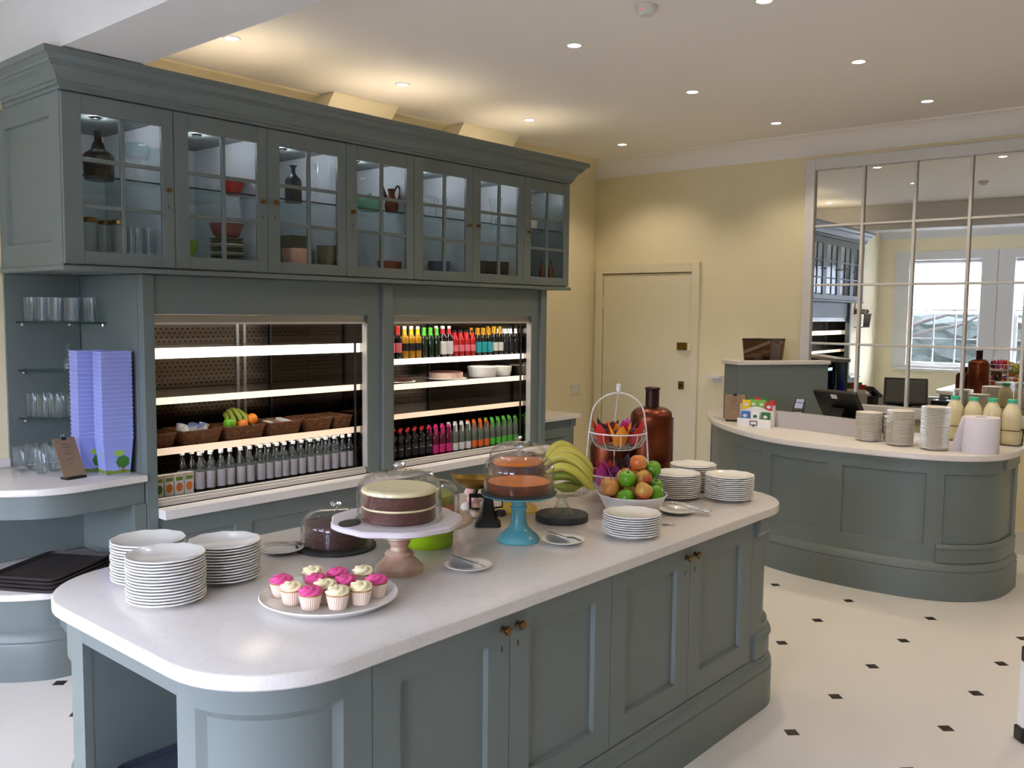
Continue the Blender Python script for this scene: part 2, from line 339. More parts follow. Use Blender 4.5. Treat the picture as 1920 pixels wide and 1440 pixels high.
struct(obj('wall_right', B(XM + 0.02, XM + 0.2, YN - 0.2, YD + 0.2, 0, CE), 'wall'), 'cream yellow wall with door and large mirror')
struct(obj('wall_back', B(XP, XM + 0.02, YD, YD + 0.2, 0, CE), 'wall'), 'cream yellow wall behind the dresser')
struct(obj('wall_pier', B(XW, XP, YP, YD + 0.2, 0, CE), 'wall'), 'cream yellow wall beside the rounded shelf unit')
struct(obj('wall_near', B(XW - 0.3, XM + 0.02, YN - 0.2, YN, 0, CE), 'wall'), 'cream yellow side wall')
# window wall with openings
wl = MB(); ys = [YN] + [q for ab in sorted(WIN) for q in ab] + [YP + 0.2]
for i in range(0, len(ys) - 1, 2): wl.box(XW - 0.3, XW, ys[i], ys[i + 1], 0, CE)
for a, b in WIN: wl.box(XW - 0.3, XW, a, b, 0, WZ0); wl.box(XW - 0.3, XW, a, b, WZ1, CE)
struct(obj('wall_window', wl, 'wall'), 'cream yellow wall with tall sash windows')
# beam across the room, seen from below
struct(obj('trim_1', B(1.77, 2.145, YN, YD - 0.001, 2.874, CE - 0.001), 'white'), 'white boxed beam crossing the ceiling')
# cove along the mirror wall, skirting
cov = [(0, CE - 0.16)] + [(0.16 - 0.15 * math.cos(math.radians(a)) - 0.01, CE - 0.16 + 0.15 * math.sin(math.radians(a))) for a in range(10, 91, 16)] + [(0.16, CE), (0, CE)]
struct(obj('trim_2', MB().sweep([(XM + 0.02, YN), (XM + 0.02, YD)], [(-o, z) for o, z in cov], closed=False), 'ceiling', smooth=30), 'plaster cove above the mirror wall')
struct(obj('trim_3', MB().sweep([(XM + 0.02, YD), (2.26, YD)], [(-o, z) for o, z in cov], closed=False), 'wall', smooth=30), 'cove above the dresser wall')
struct(obj('trim_4', MB().sweep([(XW, YP), (XW, YN)], [(-o, z) for o, z in cov], closed=False), 'white', smooth=30), 'white cornice above the windows')
struct(obj('baseboard_right', MB().box(XM - 0.002, XM + 0.018, YN, 1.24, 0, 0.17).box(XM - 0.008, XM + 0.018, YN, 1.24, 0.17, 0.19), 'white'), 'white skirting under the mirror')
struct(obj('baseboard_near', B(XW + 0.02, XM - 0.01, YN, YN + 0.018, 0, 0.17), 'white'), 'white skirting of the side wall')
bw = MB().box(XM - 0.002, XM + 0.018, 1.24, 4.05, 0, 0.17); struct(obj('baseboard_behind', bw, 'white'), 'white skirting behind the till counter')
# sloped cream boxings between dresser top and ceiling
for i, (x0, x1) in enumerate(((3.90, 4.46), (5.16, 5.80))):
    b = MB().add([(x0 - 0.04, 5.285, 2.95), (x1 - 0.04, 5.285, 2.95), (x1 - 0.04, 5.12, 2.95), (x0 - 0.04, 5.12, 2.95), (x0, 5.285, CE - 0.001), (x1, 5.285, CE - 0.001), (x1 + 0.02, 4.98, CE - 0.001), (x0, 4.98, CE - 0.001)],
                 [(0, 1, 2, 3), (4, 5, 6, 7), (0, 1, 5, 4), (1, 2, 6, 5), (2, 3, 7, 6), (3, 0, 4, 7)])
    struct(obj('trim_%d' % (5 + i), b, 'doorcream'), 'cream sloped boxing above the dresser')
# door in the mirror wall
dr = struct(bpy.data.objects.new('door_1', None), 'flush cream door with a dark rim lock'); COL.objects.link(dr); dr.location = (XM, 4.67, 0)
obj('door_leaf', B(0.006, 0.019, -0.485, 0.49, 0.01, 2.105), 'doorcream', dr, bev=0.002)
obj('door_frame', MB().box(-0.012, 0.019, -0.57, -0.492, 0, 2.2).box(-0.012, 0.019, 0.497, 0.58, 0, 2.2).box(-0.012, 0.019, -0.492, 0.497, 2.112, 2.2), 'doorcream', dr, bev=0.004)
obj('door_gap', MB().box(0.014, 0.0195, -0.492, -0.485, 0.0, 2.112).box(0.014, 0.0195, 0.49, 0.497, 0, 2.112).box(0.014, 0.0195, -0.492, 0.497, 2.105, 2.112), 'stalk', dr)
obj('rim_lock', B(-0.02, 0.0058, -0.47, -0.36, 1.395, 1.465), 'oldbrass', dr, bev=0.004); obj('lock_keep', B(-0.03, -0.0125, -0.512, -0.478, 1.39, 1.465), 'doorcream', dr, bev=0.003)
lk = obj('lock_plate', B(-0.002, 0.0058, -0.435, -0.375, 1.03, 1.105), 'oldbrass', dr, bev=0.002); obj('lock_knob', MB().tube([(-0.002, -0.405, 1.07), (-0.014, -0.405, 1.07)], 0.01, 12), 'iron', lk)
for z in (1.78, 0.3): obj('hinge', MB().tube([(0.002, 0.4935, z), (0.002, 0.4935, z + 0.11)], 0.008, 8), 'doorcream', dr)

# ------------------------------------------------------------------ mirror
mr = thing('wall_mirror', 'huge wall mirror split into panes by thin white glazing bars', 'mirror', (XM, 0, 0))
ZB, ZT, YR, YL = 1.016, 2.915, 0.30, 3.045
fr = MB().box(-0.03, 0.019, YL, 3.125, 0.93, 3.005).box(-0.03, 0.019, YR - 0.08, YR, 0.93, 3.005).box(-0.03, 0.019, YR, YL, ZT, 3.005).box(-0.03, 0.019, YR, YL, 0.93, ZB)
obj('mirror_frame', fr, 'white', mr, bev=0.005)
yv = [YL - 0.394 * i for i in range(8)]; yv[-1] = YR; zv = [ZB, 1.497, 1.978, 2.459, ZT]
for y in yv[1:-1]: obj('glazing_bar', B(-0.024, 0.002, y - 0.011, y + 0.011, ZB, ZT), 'white', mr, bev=0.004)
for z in zv[1:-1]:
    for a, b in zip(yv, yv[1:]): obj('glazing_bar', B(-0.022, 0.002, b + 0.0112, a - 0.0112, z - 0.009, z + 0.009), 'white', mr, bev=0.004)
PT = 0.0283
for a, b in zip(yv, yv[1:]):
    for c, d in zip(zv, zv[1:]):
        w = a - b; yc = (a + b) / 2
        obj('mirror_pane', B(-0.001, 0.001, -w / 2, w / 2, c, d), 'mirror', mr, (0.009, yc, 0), (0, 0, PT))

# ------------------------------------------------------------------ windows, outside
for k, (a, b) in enumerate(WIN):
    w = struct(bpy.data.objects.new('window_%d' % (k + 1), None), 'tall white sash window with a half-lowered white roller blind'); COL.objects.link(w); w.location = (XW, (a + b) / 2, 0); hw = (b - a) / 2
    obj('window_frame', MB().box(-0.28, 0.015, -hw - 0.195, -hw + 0.04, WZ0, WZ1 + 0.1).box(-0.28, 0.015, hw - 0.04, hw + 0.195, WZ0, WZ1 + 0.1).box(-0.28, 0.015, -hw + 0.04, hw - 0.04, WZ1 - 0.04, WZ1 + 0.1).box(-0.28, 0.0, -hw + 0.04, hw - 0.04, WZ0, WZ0 + 0.05), 'white', w)
    obj('window_sill', B(-0.1, 0.09, -hw - 0.14, hw + 0.14, WZ0 - 0.04, WZ0), 'white', w, bev=0.01)
    zm = (WZ0 + WZ1) / 2
    for z0, z1, x in ((WZ0 + 0.05, zm + 0.02, -0.16), (zm - 0.02, WZ1 - 0.04, -0.21)):
        s = obj('sash', MB().box(x - 0.02, x + 0.02, -hw + 0.04, -hw + 0.09, z0, z1).box(x - 0.02, x + 0.02, hw - 0.09, hw - 0.04, z0, z1).box(x - 0.02, x + 0.02, -hw + 0.09, hw - 0.09, z0, z0 + 0.05).box(x - 0.02, x + 0.02, -hw + 0.09, hw - 0.09, z1 - 0.04, z1), 'white', w)
        gy = [-hw + 0.09 + (2 * hw - 0.18) * i / 3 for i in range(4)]; gz = [z0 + 0.05, (z0 + z1) / 2, z1 - 0.04]
        for i in (1, 2): obj('glazing_bar', B(x - 0.012, x + 0.012, gy[i] - 0.01, gy[i] + 0.01, gz[0], gz[2]), 'white', s)
        for i in range(3):
            obj('glazing_bar', B(x - 0.011, x + 0.011, gy[i] + 0.01, gy[i + 1] - 0.01, gz[1] - 0.01, gz[1] + 0.01), 'white', s)
            for j in range(2): obj('window_pane', B(x - 0.002, x + 0.002, gy[i] + 0.01, gy[i + 1] - 0.01, gz[j], gz[j + 1]), 'winpane', s)
    bl = tag(obj('roller_blind', B(XW - 0.075, XW - 0.073, a + 0.06, b - 0.06, zm + 0.06, WZ1 - 0.1), 'blind'), 'white roller blind half lowered in a window', 'blind', 'roller blinds in the sash windows')
    obj('blind_roller', MB().tube([(XW - 0.074, a + 0.05, WZ1 - 0.075), (XW - 0.074, b - 0.05, WZ1 - 0.075)], 0.028, 12), 'white', bl, smooth=40)
    obj('bottom_bar', B(XW - 0.08, XW - 0.068, a + 0.06, b - 0.06, zm + 0.04, zm + 0.06), 'white', bl)
rd = thing('radiator', 'white column radiator below the window wall sill', 'radiator', (XW + 0.10, 2.35, 0))
for i in range(15): obj('radiator_column', MB().tube([(0.045, -0.63 + 0.09 * i, 0.14), (0.045, -0.63 + 0.09 * i, 0.70)], 0.022, 8).tube([(-0.045, -0.63 + 0.09 * i, 0.14), (-0.045, -0.63 + 0.09 * i, 0.70)], 0.022, 8), 'white', rd, smooth=60)
obj('radiator_header', MB().tube([(0, -0.66, 0.70), (0, 0.66, 0.70)], 0.045, 10).tube([(0, -0.66, 0.12), (0, 0.66, 0.12)], 0.045, 10), 'white', rd, smooth=60)
for y in (-0.6, 0.6): obj('radiator_foot', B(-0.03, 0.03, y - 0.02, y + 0.02, 0, 0.085), 'white', rd)
struct(obj('ground_outside', B(-30, XW - 0.3, -20, 25, -0.35, -0.25), 'gravel'), 'pale gravel outside the windows')
hd = MB(); nx, nz = 80, 12; rnd = random.Random(3)
for i in range(nx + 1):
    for j in range(nz + 1): hd.v.append((-9.5 + rnd.uniform(-0.12, 0.12) - 0.3 * (j == nz), -8 + 26 * i / nx + rnd.uniform(-0.1, 0.1), -0.25 + 2.0 * j / nz + rnd.uniform(-0.06, 0.06)))
for i in range(nx):
    for j in range(nz): a = i * (nz + 1) + j; hd.f.append((a, a + nz + 1, a + nz + 2, a + 1))
o0 = len(hd.v); hd.v += [(-10.8, -8, 1.7), (-10.8, 18, 1.7), (-10.8, -8, -0.25), (-10.8, 18, -0.25)]; top = [i * (nz + 1) + nz for i in range(nx + 1)]
hd.f += [tuple(top + [o0 + 1, o0]), (o0, o0 + 1, o0 + 3, o0 + 2)]
tag(obj('hedge', hd, 'hedge'), 'dark green clipped hedge beyond the windows', 'hedge')
tr = thing('bare_tree', 'bare branching tree outside the tall window', 'tree', (-4.6, 5.6, -0.25)); rnd = random.Random(11)
obj('trunk', MB().tube(catmull([(0, 0, 0), (0.05, -0.05, 0.9), (-0.05, 0.05, 1.8), (0.0, -0.1, 2.6)]), [0.2 - 0.006 * i for i in range(16)], 8), 'bark', tr, smooth=60)
for i in range(14):
    a = rnd.uniform(0, 2 * PI); z = rnd.uniform(1.2, 2.5); p = [(0, 0, z)]; d = Vector((math.cos(a), math.sin(a), 0.45))
    for k in range(5): d += Vector((rnd.uniform(-.35, .35), rnd.uniform(-.35, .35), rnd.uniform(-.25, .3))); q = Vector(p[-1]) + d.normalized() * 0.5; p.append(tuple(q))
    q = catmull(p, 3); obj('branch', MB().tube(q, [0.06 * (1 - 0.85 * j / (len(q) - 1)) for j in range(len(q))], 6), 'bark', tr, smooth=60)

# ------------------------------------------------------------------ downlights, detector
ROWS = [(2.80, 4.46), (4.06, 4.48), (5.40, 4.52), (6.68, 4.53), (4.07, 3.09), (5.40, 3.11), (6.66, 3.10), (4.06, 1.97), (5.36, 2.0), (6.62, 1.99), (4.06, 0.6), (5.36, 0.6), (6.62, 0.6)]
ring = MB().lathe([(0.036, -0.001), (0.047, -0.001), (0.047, -0.004), (0.043, -0.006), (0.036, -0.004)], 24, closed=True).mesh('trim_ring', 40); ring.materials.append(MATS['white'])
disc = MB().lathe([(0, -0.0035), (0.036, -0.0035), (0.036, -0.001), (0, -0.001)], 24).mesh('lamp_disc'); disc.materials.append(MATS['lamp'])
for i, (x, y) in enumerate(ROWS):
    where = 'above the dresser' if y > 4 else ('over the island' if x < 5 else 'over the open floor')
    t = thing('downlight', 'small round recessed downlight glowing warm white in the ceiling ' + where, 'light', (x, y, CE), group='recessed ceiling downlights ' + where)
    obj('trim_ring', ring, 'white', t); obj('lamp_disc', disc, 'lamp', t)
    L = bpy.data.lights.new('downlight_beam', 'SPOT'); L.energy = SPOT; L.color = WARM; L.spot_size = math.radians(122); L.spot_blend = 0.6; L.shadow_soft_size = 0.035
    lo = bpy.data.objects.new('downlight_beam', L); COL.objects.link(lo); lo.parent = t; lo.location = (0, 0, -0.012)
sd = thing('smoke_detector', 'white round smoke detector with a red light on the ceiling', 'detector', (3.78, 2.44, CE))
obj('detector_body', MB().lathe([(0, -0.045), (0.03, -0.045), (0.036, -0.03), (0.05, -0.022), (0.052, -0.001), (0, -0.001)], 24), 'white', sd, smooth=40); obj('indicator', MB().lathe([(0, -0.026), (0.004, -0.026), (0.004, -0.02), (0, -0.02)], 8, c=(-0.045, 0.0)), 'led_red', sd)
# socket and bracket on the wall
so = thing('wall_socket', 'white double wall socket beside the cream door', 'socket', (7.07, YD, 0.98)); obj('face_plate', B(-0.075, 0.075, -0.01, -0.0005, -0.045, 0.045), 'white', so, bev=0.003)
for x in (-0.05, 0.035): obj('rocker', B(x, x + 0.015, -0.014, -0.0105, 0.015, 0.035), 'white', so)

# ================================================================== UPPER GLAZED WALL CABINET
UX0, UX1, UY, UYB, UZ0, UZ1 = 1.80, 5.588, 4.262, 5.015, 1.925, 2.712
uc = thing('wall_cabinet', 'long grey-blue wall cabinet with seven glazed doors and a deep cornice', 'cabinet', ((UX0 + UX1) / 2, UY, UZ0))
def up(name, mb, mt, par=None, **k):
    mb.v = [(x - (UX0 + UX1) / 2, y - UY, z - UZ0) for x, y, z in mb.v]; return obj(name, mb, mt, par or uc, **k)
T = 0.02
up('cabinet_base', B(UX0 + 0.001, UX1 - 0.001, UY + 0.022, UYB, UZ0, UZ0 + 0.05), 'paint'); up('cabinet_top', B(UX0 + 0.001, UX1 - 0.001, UY + 0.022, UYB, UZ1 - 0.05, UZ1), 'paint')
up('cabinet_back', B(UX0 + T, UX1 - T, UYB - 0.02, UYB, UZ0 + 0.05, UZ1 - 0.05), 'paint_in')
up('end_panel', MB().panel([(UX0, UYB), (UX0, UY + 0.022)], UZ0 + 0.05, UZ1 - 0.05, (0.09, 0.11, 0.06, 0.05), t=0.02), 'paint'); up('end_panel', MB().panel([(UX1, UY + 0.022), (UX1, UYB)], UZ0 + 0.05, UZ1 - 0.05, (0.09, 0.09, 0.06, 0.05), t=0.02), 'paint')
dw = (UX1 - UX0) / 7
up('bottom_ledge', B(UX0 - 0.012, UX1 + 0.012, UY - 0.014, UYB - 0.01, UZ0 - 0.024, UZ0 - 0.001), 'paint', bev=0.004)
cor = [(-0.02, 2.712), (0.008, 2.712), (0.010, 2.728), (0.022, 2.730), (0.022, 2.746), (0.028, 2.748), (0.034, 2.766), (0.048, 2.786), (0.066, 2.798), (0.068, 2.808), (0.078, 2.810), (0.080, 2.822), (0.098, 2.838), (0.106, 2.840), (0.110, 2.868), (-0.02, 2.868)]
up('cornice', MB().sweep([(UX0, UYB - 0.12), (UX0, UY), (UX1, UY), (UX1, UYB)], cor, closed=False), 'paint', smooth=12)
up('cornice_board', B(UX0 + 0.021, UX1 - 0.021, UY + 0.021, UYB, 2.815, 2.835), 'ceiling')
for i in range(1, 7): up('divider', B(UX0 + dw * i - 0.009, UX0 + dw * i + 0.009, UY + 0.024, UYB - 0.021, UZ0 + 0.051, UZ1 - 0.051), 'paint_in')
for i in range(7): up('glass_shelf', B(UX0 + dw * i + (0.021 if i == 0 else 0.010), UX0 + dw * (i + 1) - (0.021 if i == 6 else 0.010), UY + 0.05, UYB - 0.05, 2.343, 2.351), 'shelfglass'); up('shelf_edge', B(UX0 + dw * i + (0.021 if i == 0 else 0.010), UX0 + dw * (i + 1) - (0.021 if i == 6 else 0.010), UY + 0.048, UY + 0.0499, 2.343, 2.351), 'shelf_edge')
hinge_left = [1, 1, 0, 0, 1, 0, 0]
knob_m = MB().tube([(0, 0, 0), (0, -0.012, 0)], 0.006, 10).lathe([(0, 0)], 3).mesh('k') if False else None
def knob(par, x, y, z, r=0.013):
    k = MB().lathe([(0, 0), (0.011, 0), (0.011, 0.003), (0.006, 0.006), (0.006, 0.012), (r * 0.8, 0.015), (r, 0.02), (r * 0.85, 0.026), (0, 0.028)], 16)
    k.xf(Matrix.Translation((x, y, z)) @ Matrix.Rotation(PI / 2, 4, 'X')); return obj('knob', k, 'brass', par, smooth=50, label='aged brass knob')
def keyhole(par, x, y, z): return obj('keyhole', B(x - 0.0025, x + 0.0025, y - 0.0008, y, z - 0.012, z + 0.006), 'black', par)
for i in range(7):
    x0 = UX0 + dw * i + 0.0015; x1 = UX0 + dw * (i + 1) - 0.0015; z0, z1 = 1.931, 2.706
    px0, px1, pz0, pz1 = x0 + 0.087, x1 - 0.062 if i < 6 else x1 - 0.07, 1.993, 2.622
    if i > 0: px0 = x0 + 0.078
    fm = MB().box(x0, px0, 0, 0.021, z0, z1).box(px1, x1, 0, 0.021, z0, z1).box(px0, px1, 0, 0.021, z0, pz0).box(px0, px1, 0, 0.021, pz1, z1)
    d = bpy.data.objects.new('door', None); COL.objects.link(d); d.parent = uc; d.location = (0, 0, 0)
    def dp(name, mb, mt, **k):
        mb.v = [(x - (UX0 + UX1) / 2, y, z - UZ0) for x, y, z in mb.v]; return obj(name, mb, mt, d, **k)
    dp('door_frame', fm, 'paint', bev=0.002)
    pm = (px0 + px1) / 2; zz = [pz0, 2.202, 2.414, pz1]
    dp('glazing_bar', B(pm - 0.011, pm + 0.011, 0.003, 0.02, pz0, pz1), 'paint', bev=0.003)
    for z in zz[1:3]:
        for a, b in ((px0, pm - 0.0112), (pm + 0.0112, px1)): dp('glazing_bar', B(a, b, 0.004, 0.019, z - 0.010, z + 0.010), 'paint', bev=0.003)
    for a, b in ((px0, pm - 0.011), (pm + 0.011, px1)):
        for c, e in zip(zz, zz[1:]): dp('pane', B(a, b, 0.010, 0.013, c + 0.010, e - 0.010), 'pane')
    kx = x1 - 0.032 if hinge_left[i] else x0 + 0.045
    knob(d, kx - (UX0 + UX1) / 2, 0, 2.315 - UZ0); keyhole(d, kx - (UX0 + UX1) / 2, 0, 2.235 - UZ0)
    # added fill light with a made-up fitting, keeps each bay from going dark
    cx = (x0 + x1) / 2; lm = up('bay_fill_disc', MB().lathe([(0, 2.66), (0.022, 2.66), (0.026, 2.653), (0, 2.653)], 14, c=(cx, UY + 0.25)), 'chrome')
    L = bpy.data.lights.new('bay_fill_light', 'POINT'); L.energy = 1.5; L.color = (0.9, 0.92, 1.0); L.shadow_soft_size = 0.02
    lo = bpy.data.objects.new('bay_fill_light', L); COL.objects.link(lo); lo.parent = uc; lo.location = (cx - (UX0 + UX1) / 2, 0.25, 2.63 - UZ0)

# ================================================================== FRIDGE SURROUND (lower dresser)
su = thing('fridge_surround', 'grey-blue panelled surround framing two open display fridges', 'cabinet', (3.78, 4.30, 0))
def sp(name, mb, mt='paint', **k):
    mb.v = [(x - 3.78, y - 4.30, z) for x, y, z in mb.v]; return obj(name, mb, mt, su, **k)
SZ = 1.898
sp('post', B(2.184, 2.242, 4.30, 4.36, 0.0, SZ), bev=0.003); sp('post', B(3.741, 3.82, 4.30, 4.36, 0.0, SZ), bev=0.003); sp('post', B(5.307, 5.371, 4.30, 4.36, 0.0, SZ), bev=0.003)
sp('reveal', B(3.635, 3.7405, 4.325, 4.36, 0.72, 1.6995)); sp('reveal', B(3.8205, 3.85, 4.325, 4.36, 0.72, 1.6995)); sp('reveal', B(5.225, 5.3065, 4.325, 4.36, 0.72, 1.6995))
sp('edge_bead', B(3.628, 3.6345, 4.328, 4.37, 0.756, 1.65), 'alu'); sp('edge_bead', B(5.218, 5.2245, 4.328, 4.37, 0.756, 1.65), 'alu')
sp('header', B(2.2425, 3.7405, 4.328, 4.36, 1.70, SZ)); sp('header', B(3.8205, 5.3065, 4.328, 4.36, 1.70, SZ))
sp('side_panel', B(2.184, 2.204, 4.361, 5.0, 0.0, SZ)); sp('side_panel', B(5.351, 5.371, 4.361, 5.28, 0.0, SZ))
for a, b in ((2.2425, 3.7405), (3.8205, 5.3065)):
    w = (b - a) / 3
    for i in range(3): sp('base_panel', MB().panel([(a + w * i, 4.315), (a + w * (i + 1), 4.315)], 0.12, 0.655, (0.05, 0.05, 0.07, 0.10)))
    sp('toe_board', B(a, b, 4.32, 4.34, 0.0, 0.1195))
sl = tag(obj('stone_ledge', B(2.2425, 5.38, 4.235, 4.2995, 0.665, 0.715).box(2.2425, 3.74, 4.2995, 4.3245, 0.665, 0.715).box(3.821, 5.306, 4.2995, 4.3245, 0.665, 0.715), 'stone', bev=0.004), 'narrow pale stone ledge below the display fridges', 'ledge')
# ------------------------------------------------------------------ two display fridges
def fridge(x0, x1, strips, label, matn):
    xc = (x0 + x1) / 2; t = thing('display_fridge', label, 'fridge', (xc, 4.38, 0.70)); hw = (x1 - x0) / 2
    def q(name, mb, mt, par=t, **k):
        mb.v = [(x - xc, y - 4.38, z - 0.70) for x, y, z in mb.v]; return obj(name, mb, mt, par, **k)
    q('back_panel', B(x0 - 0.02, x1 + 0.02, 4.95, 4.965, 0.70, 1.72), 'perf'); q('side_panel', B(x0 - 0.035, x0 - 0.021, 4.365, 4.965, 0.70, 1.72), 'steel_mirror'); q('side_panel', B(x1 + 0.021, x1 + 0.035, 4.365, 4.965, 0.70, 1.72), 'steel_mirror')
    q('top_panel', B(x0 - 0.02, x1 + 0.02, 4.365, 4.949, 1.705, 1.72), 'steel'); q('base_tray', B(x0 - 0.02, x1 + 0.02, 4.365, 4.949, 0.70, 0.742), 'steel_dark')
    q('front_bumper', MB().box(x0 + 0.001, x1 - 0.001, 4.328, 4.3645, 0.7165, 0.745).box(x0 + 0.001, x1 - 0.001, 4.338, 4.3645, 0.745, 0.756), 'alu', bev=0.004)
    q('shutter_rail', MB().box(x0 + 0.001, x1 - 0.001, 4.345, 4.364, 1.655, 1.699), 'steel'); q('shutter_lip', B(x0 + 0.001, x1 - 0.001, 4.338, 4.3445, 1.648, 1.66), 'alu')
    for k in (0.62, 0.655) if x0 < 3 else (0.26, 0.30):
        q('upright', B(x0 + (x1 - x0) * k, x0 + (x1 - x0) * k + 0.018, 4.935, 4.949, 0.745, 1.70), 'steel')
    for k in (0.8,) if x0 < 3 else (0.32, 0.66): q('cable', MB().tube([(x0 + (x1 - x0) * k, 4.94, 0.76), (x0 + (x1 - x0) * k, 4.94, 1.69)], 0.006, 6), 'black')
    q('screen_edge', B(x1 - 0.043, x1 - 0.031, 4.39, 4.40, 0.757, 1.70), 'black')
    for i, (za, zb) in enumerate(strips):
        yf = 4.415
        s = q('shelf', B(x0 - 0.019, x1 + 0.019, yf + 0.006, 4.93, zb - 0.016, zb - 0.004), 'steel_dark')
        q('price_strip', B(x0 - 0.019, x1 + 0.019, yf, yf + 0.005, za, zb), matn[i], s)
        L = bpy.data.lights.new('shelf_light', 'AREA'); L.shape = 'RECTANGLE'; L.size = x1 - x0; L.size_y = 0.015; L.energy = (2.0, 1.1, 1.0)[i]; L.color = (1.0, 0.93, 0.82)
        lo = bpy.data.objects.new('shelf_light', L); COL.objects.link(lo); lo.parent = t; lo.location = (0, yf + 0.03 - 4.38, zb - 0.019 - 0.70); lo.rotation_euler = (math.radians(12), 0, 0)
    L = bpy.data.lights.new('canopy_light', 'AREA'); L.shape = 'RECTANGLE'; L.size = x1 - x0; L.size_y = 0.03; L.energy = 4.0; L.color = (1.0, 0.95, 0.88)
    lo = bpy.data.objects.new('canopy_light', L); COL.objects.link(lo); lo.parent = t; lo.location = (0, 0.03, 1.698 - 0.70); lo.rotation_euler = (math.radians(20), 0, 0)
    return t
fridge(2.242, 3.628, [(1.47, 1.525), (1.232, 1.268), (0.966, 1.003)], 'wide open display fridge of baskets and clear bottles', ['strip_hot', 'strip_mid', 'strip_warm'])
fridge(3.85, 5.218, [(1.379, 1.416), (1.214, 1.250), (1.019, 1.053)], 'open display fridge of coloured bottles and cakes', ['strip_hot', 'strip_mid', 'strip_warm'])

# ================================================================== ROUNDED SHELF UNIT left of the fridges
front = catmull([(2.180, 4.285), (2.0, 4.268), (1.83, 4.255), (1.70, 4.275), (1.60, 4.335), (1.50, 4.43), (1.42, 4.56), (1.37, 4.72), (1.35, 4.87), (1.35, 5.0)], 4)
outl = list(reversed(front)) + [(2.180, 5.0)]         # counter-clockwise loop
outl = [(1.35, 5.0)] + list(reversed(front))[1:] + [(2.180, 5.0)]
tag(obj('stone_worktop', MB().slab(outl, 0.866, 0.90), 'stone', smooth=40), 'rounded pale stone worktop below the glass shelves', 'worktop')
def inset(path, d):
    nr = normals(path, False); return [(p[0] - n[0] * d, p[1] - n[1] * d) for p, n in zip(path, nr)]
fpath = list(reversed(front))
ru = thing('rounded_shelf_unit', 'grey-blue round-ended base unit with an open shelf', 'cabinet', (1.83, 4.7, 0))
def rp(name, mb, mt='paint', par=None, **k):
    mb.v = [(x - 1.83, y - 4.7, z) for x, y, z in mb.v]; return obj(name, mb, mt, par or ru, **k)
ip = inset(fpath, 0.03)
rp('top_rail', MB().panel(ip, 0.755, 0.865, recess=False, t=0.02), smooth=30)
rp('corner_post', B(2.118, 2.1795, 4.302, 4.33, 0.415, 0.7545)); rp('rear_post', B(1.385, 1.41, 4.93, 4.99, 0.415, 0.7545))
rp('back_panel', B(1.41, 2.1795, 4.975, 4.999, 0.415, 0.7545)); rp('side_panel', B(2.16, 2.1795, 4.3305, 4.9745, 0.415, 0.7545))
rp('drum', MB().panel(ip, 0.0, 0.378, recess=False, t=0.03), smooth=30)
rp('base_moulding', MB().sweep(ip, [(0, 0.0), (0.028, 0.0), (0.028, 0.17), (0.024, 0.178), (0.028, 0.186), (0.024, 0.205), (0.010, 0.225), (0.012, 0.235), (0.0, 0.25)], closed=False), smooth=35)
rp('stone_shelf', MB().slab(inset(outl[:-1], 0.006) + [(2.1795, 4.999)], 0.379, 0.412), 'stone', smooth=40)
# glass wall shelves above, with brackets
ab = thing('alcove_backing', 'grey-blue back panel behind the corner glass shelves', 'panel', (2.0, 5.0, 0.90)); obj('back_board', B(-0.195, 0.18, 0.0, 0.018, 0.001, 0.998), 'paint', ab)
tag(obj('stone_upstand', B(1.36, 1.84, 5.001, 5.0195, 0.9005, 0.945), 'stone', bev=0.002), 'low stone upstand along the cream wall', 'upstand')
for z, nm in ((1.655, 'top'), (1.405, 'middle'), (1.155, 'lowest')):
    sh = thing('glass_shelf', 'quarter-round glass shelf, %s of three in the alcove' % nm, 'shelf', (2.18, 4.998, z), group='alcove glass shelves')
    obj('shelf_glass', MB().prism([(0.0, 0.0), (-0.325, 0.0)] + [(-0.325 * math.cos(a / 10 * PI / 2 * 0.98), -0.325 * math.sin(a / 10 * PI / 2 * 0.98)) for a in range(1, 11)] + [(0, -0.325)], -0.008, 0.0), 'shelfglass', sh)
    obj('shelf_edge', MB().tube([(-0.325, -0.006, -0.004)] + [(-0.325 * math.cos(a / 10 * PI / 2 * 0.98), -0.325 * math.sin(a / 10 * PI / 2 * 0.98), -0.004) for a in range(1, 11)], 0.0042, 6), 'shelf_edge', sh)
    for x, y in ((-0.30, -0.012), (-0.012, -0.30), (-0.06, -0.012)): obj('bracket', MB().tube([(x, y, -0.0085), (x, y, -0.022)], 0.009, 10), 'chrome', sh)

# ================================================================== ISLAND
IX0, IX1, IY0, IY1, IR = 1.033, 3.947, 1.655, 2.845, 0.30
tag(obj('stone_worktop', MB().slab(rrect(IX0, IX1, IY0, IY1, IR), 0.860, 0.90, 0.005), 'stone', smooth=40), 'large pale stone island top with rounded corners', 'worktop')
isl = thing('island_unit', 'grey-blue panelled kitchen island with rounded corners and brass knobs', 'cabinet', (2.49, 2.25, 0))
def ipt(name, mb, mt='paint', par=None, **k):
    mb.v = [(x - 2.49, y - 2.25, z) for x, y, z in mb.v]; return obj(name, mb, mt, par or isl, **k)
bx0, bx1, by0, by1 = IX0 + 0.037, IX1 - 0.037, IY0 + 0.035, IY1 - 0.035; br = IR - 0.03
loop = rrect(bx0, bx1, by0, by1, br)
ipt('plinth', MB().sweep(loop, [(-0.04, 0.0), (0.026, 0.0), (0.026, 0.165), (0.021, 0.172), (0.026, 0.18), (0.022, 0.196), (0.010, 0.212), (0.011, 0.224), (0.0, 0.234), (-0.04, 0.234)]), smooth=35)
cs = [loop[0:13], loop[13:26], loop[26:39], loop[39:52]]
seams = [1.432, 1.957, 2.482, 3.007, 3.534]
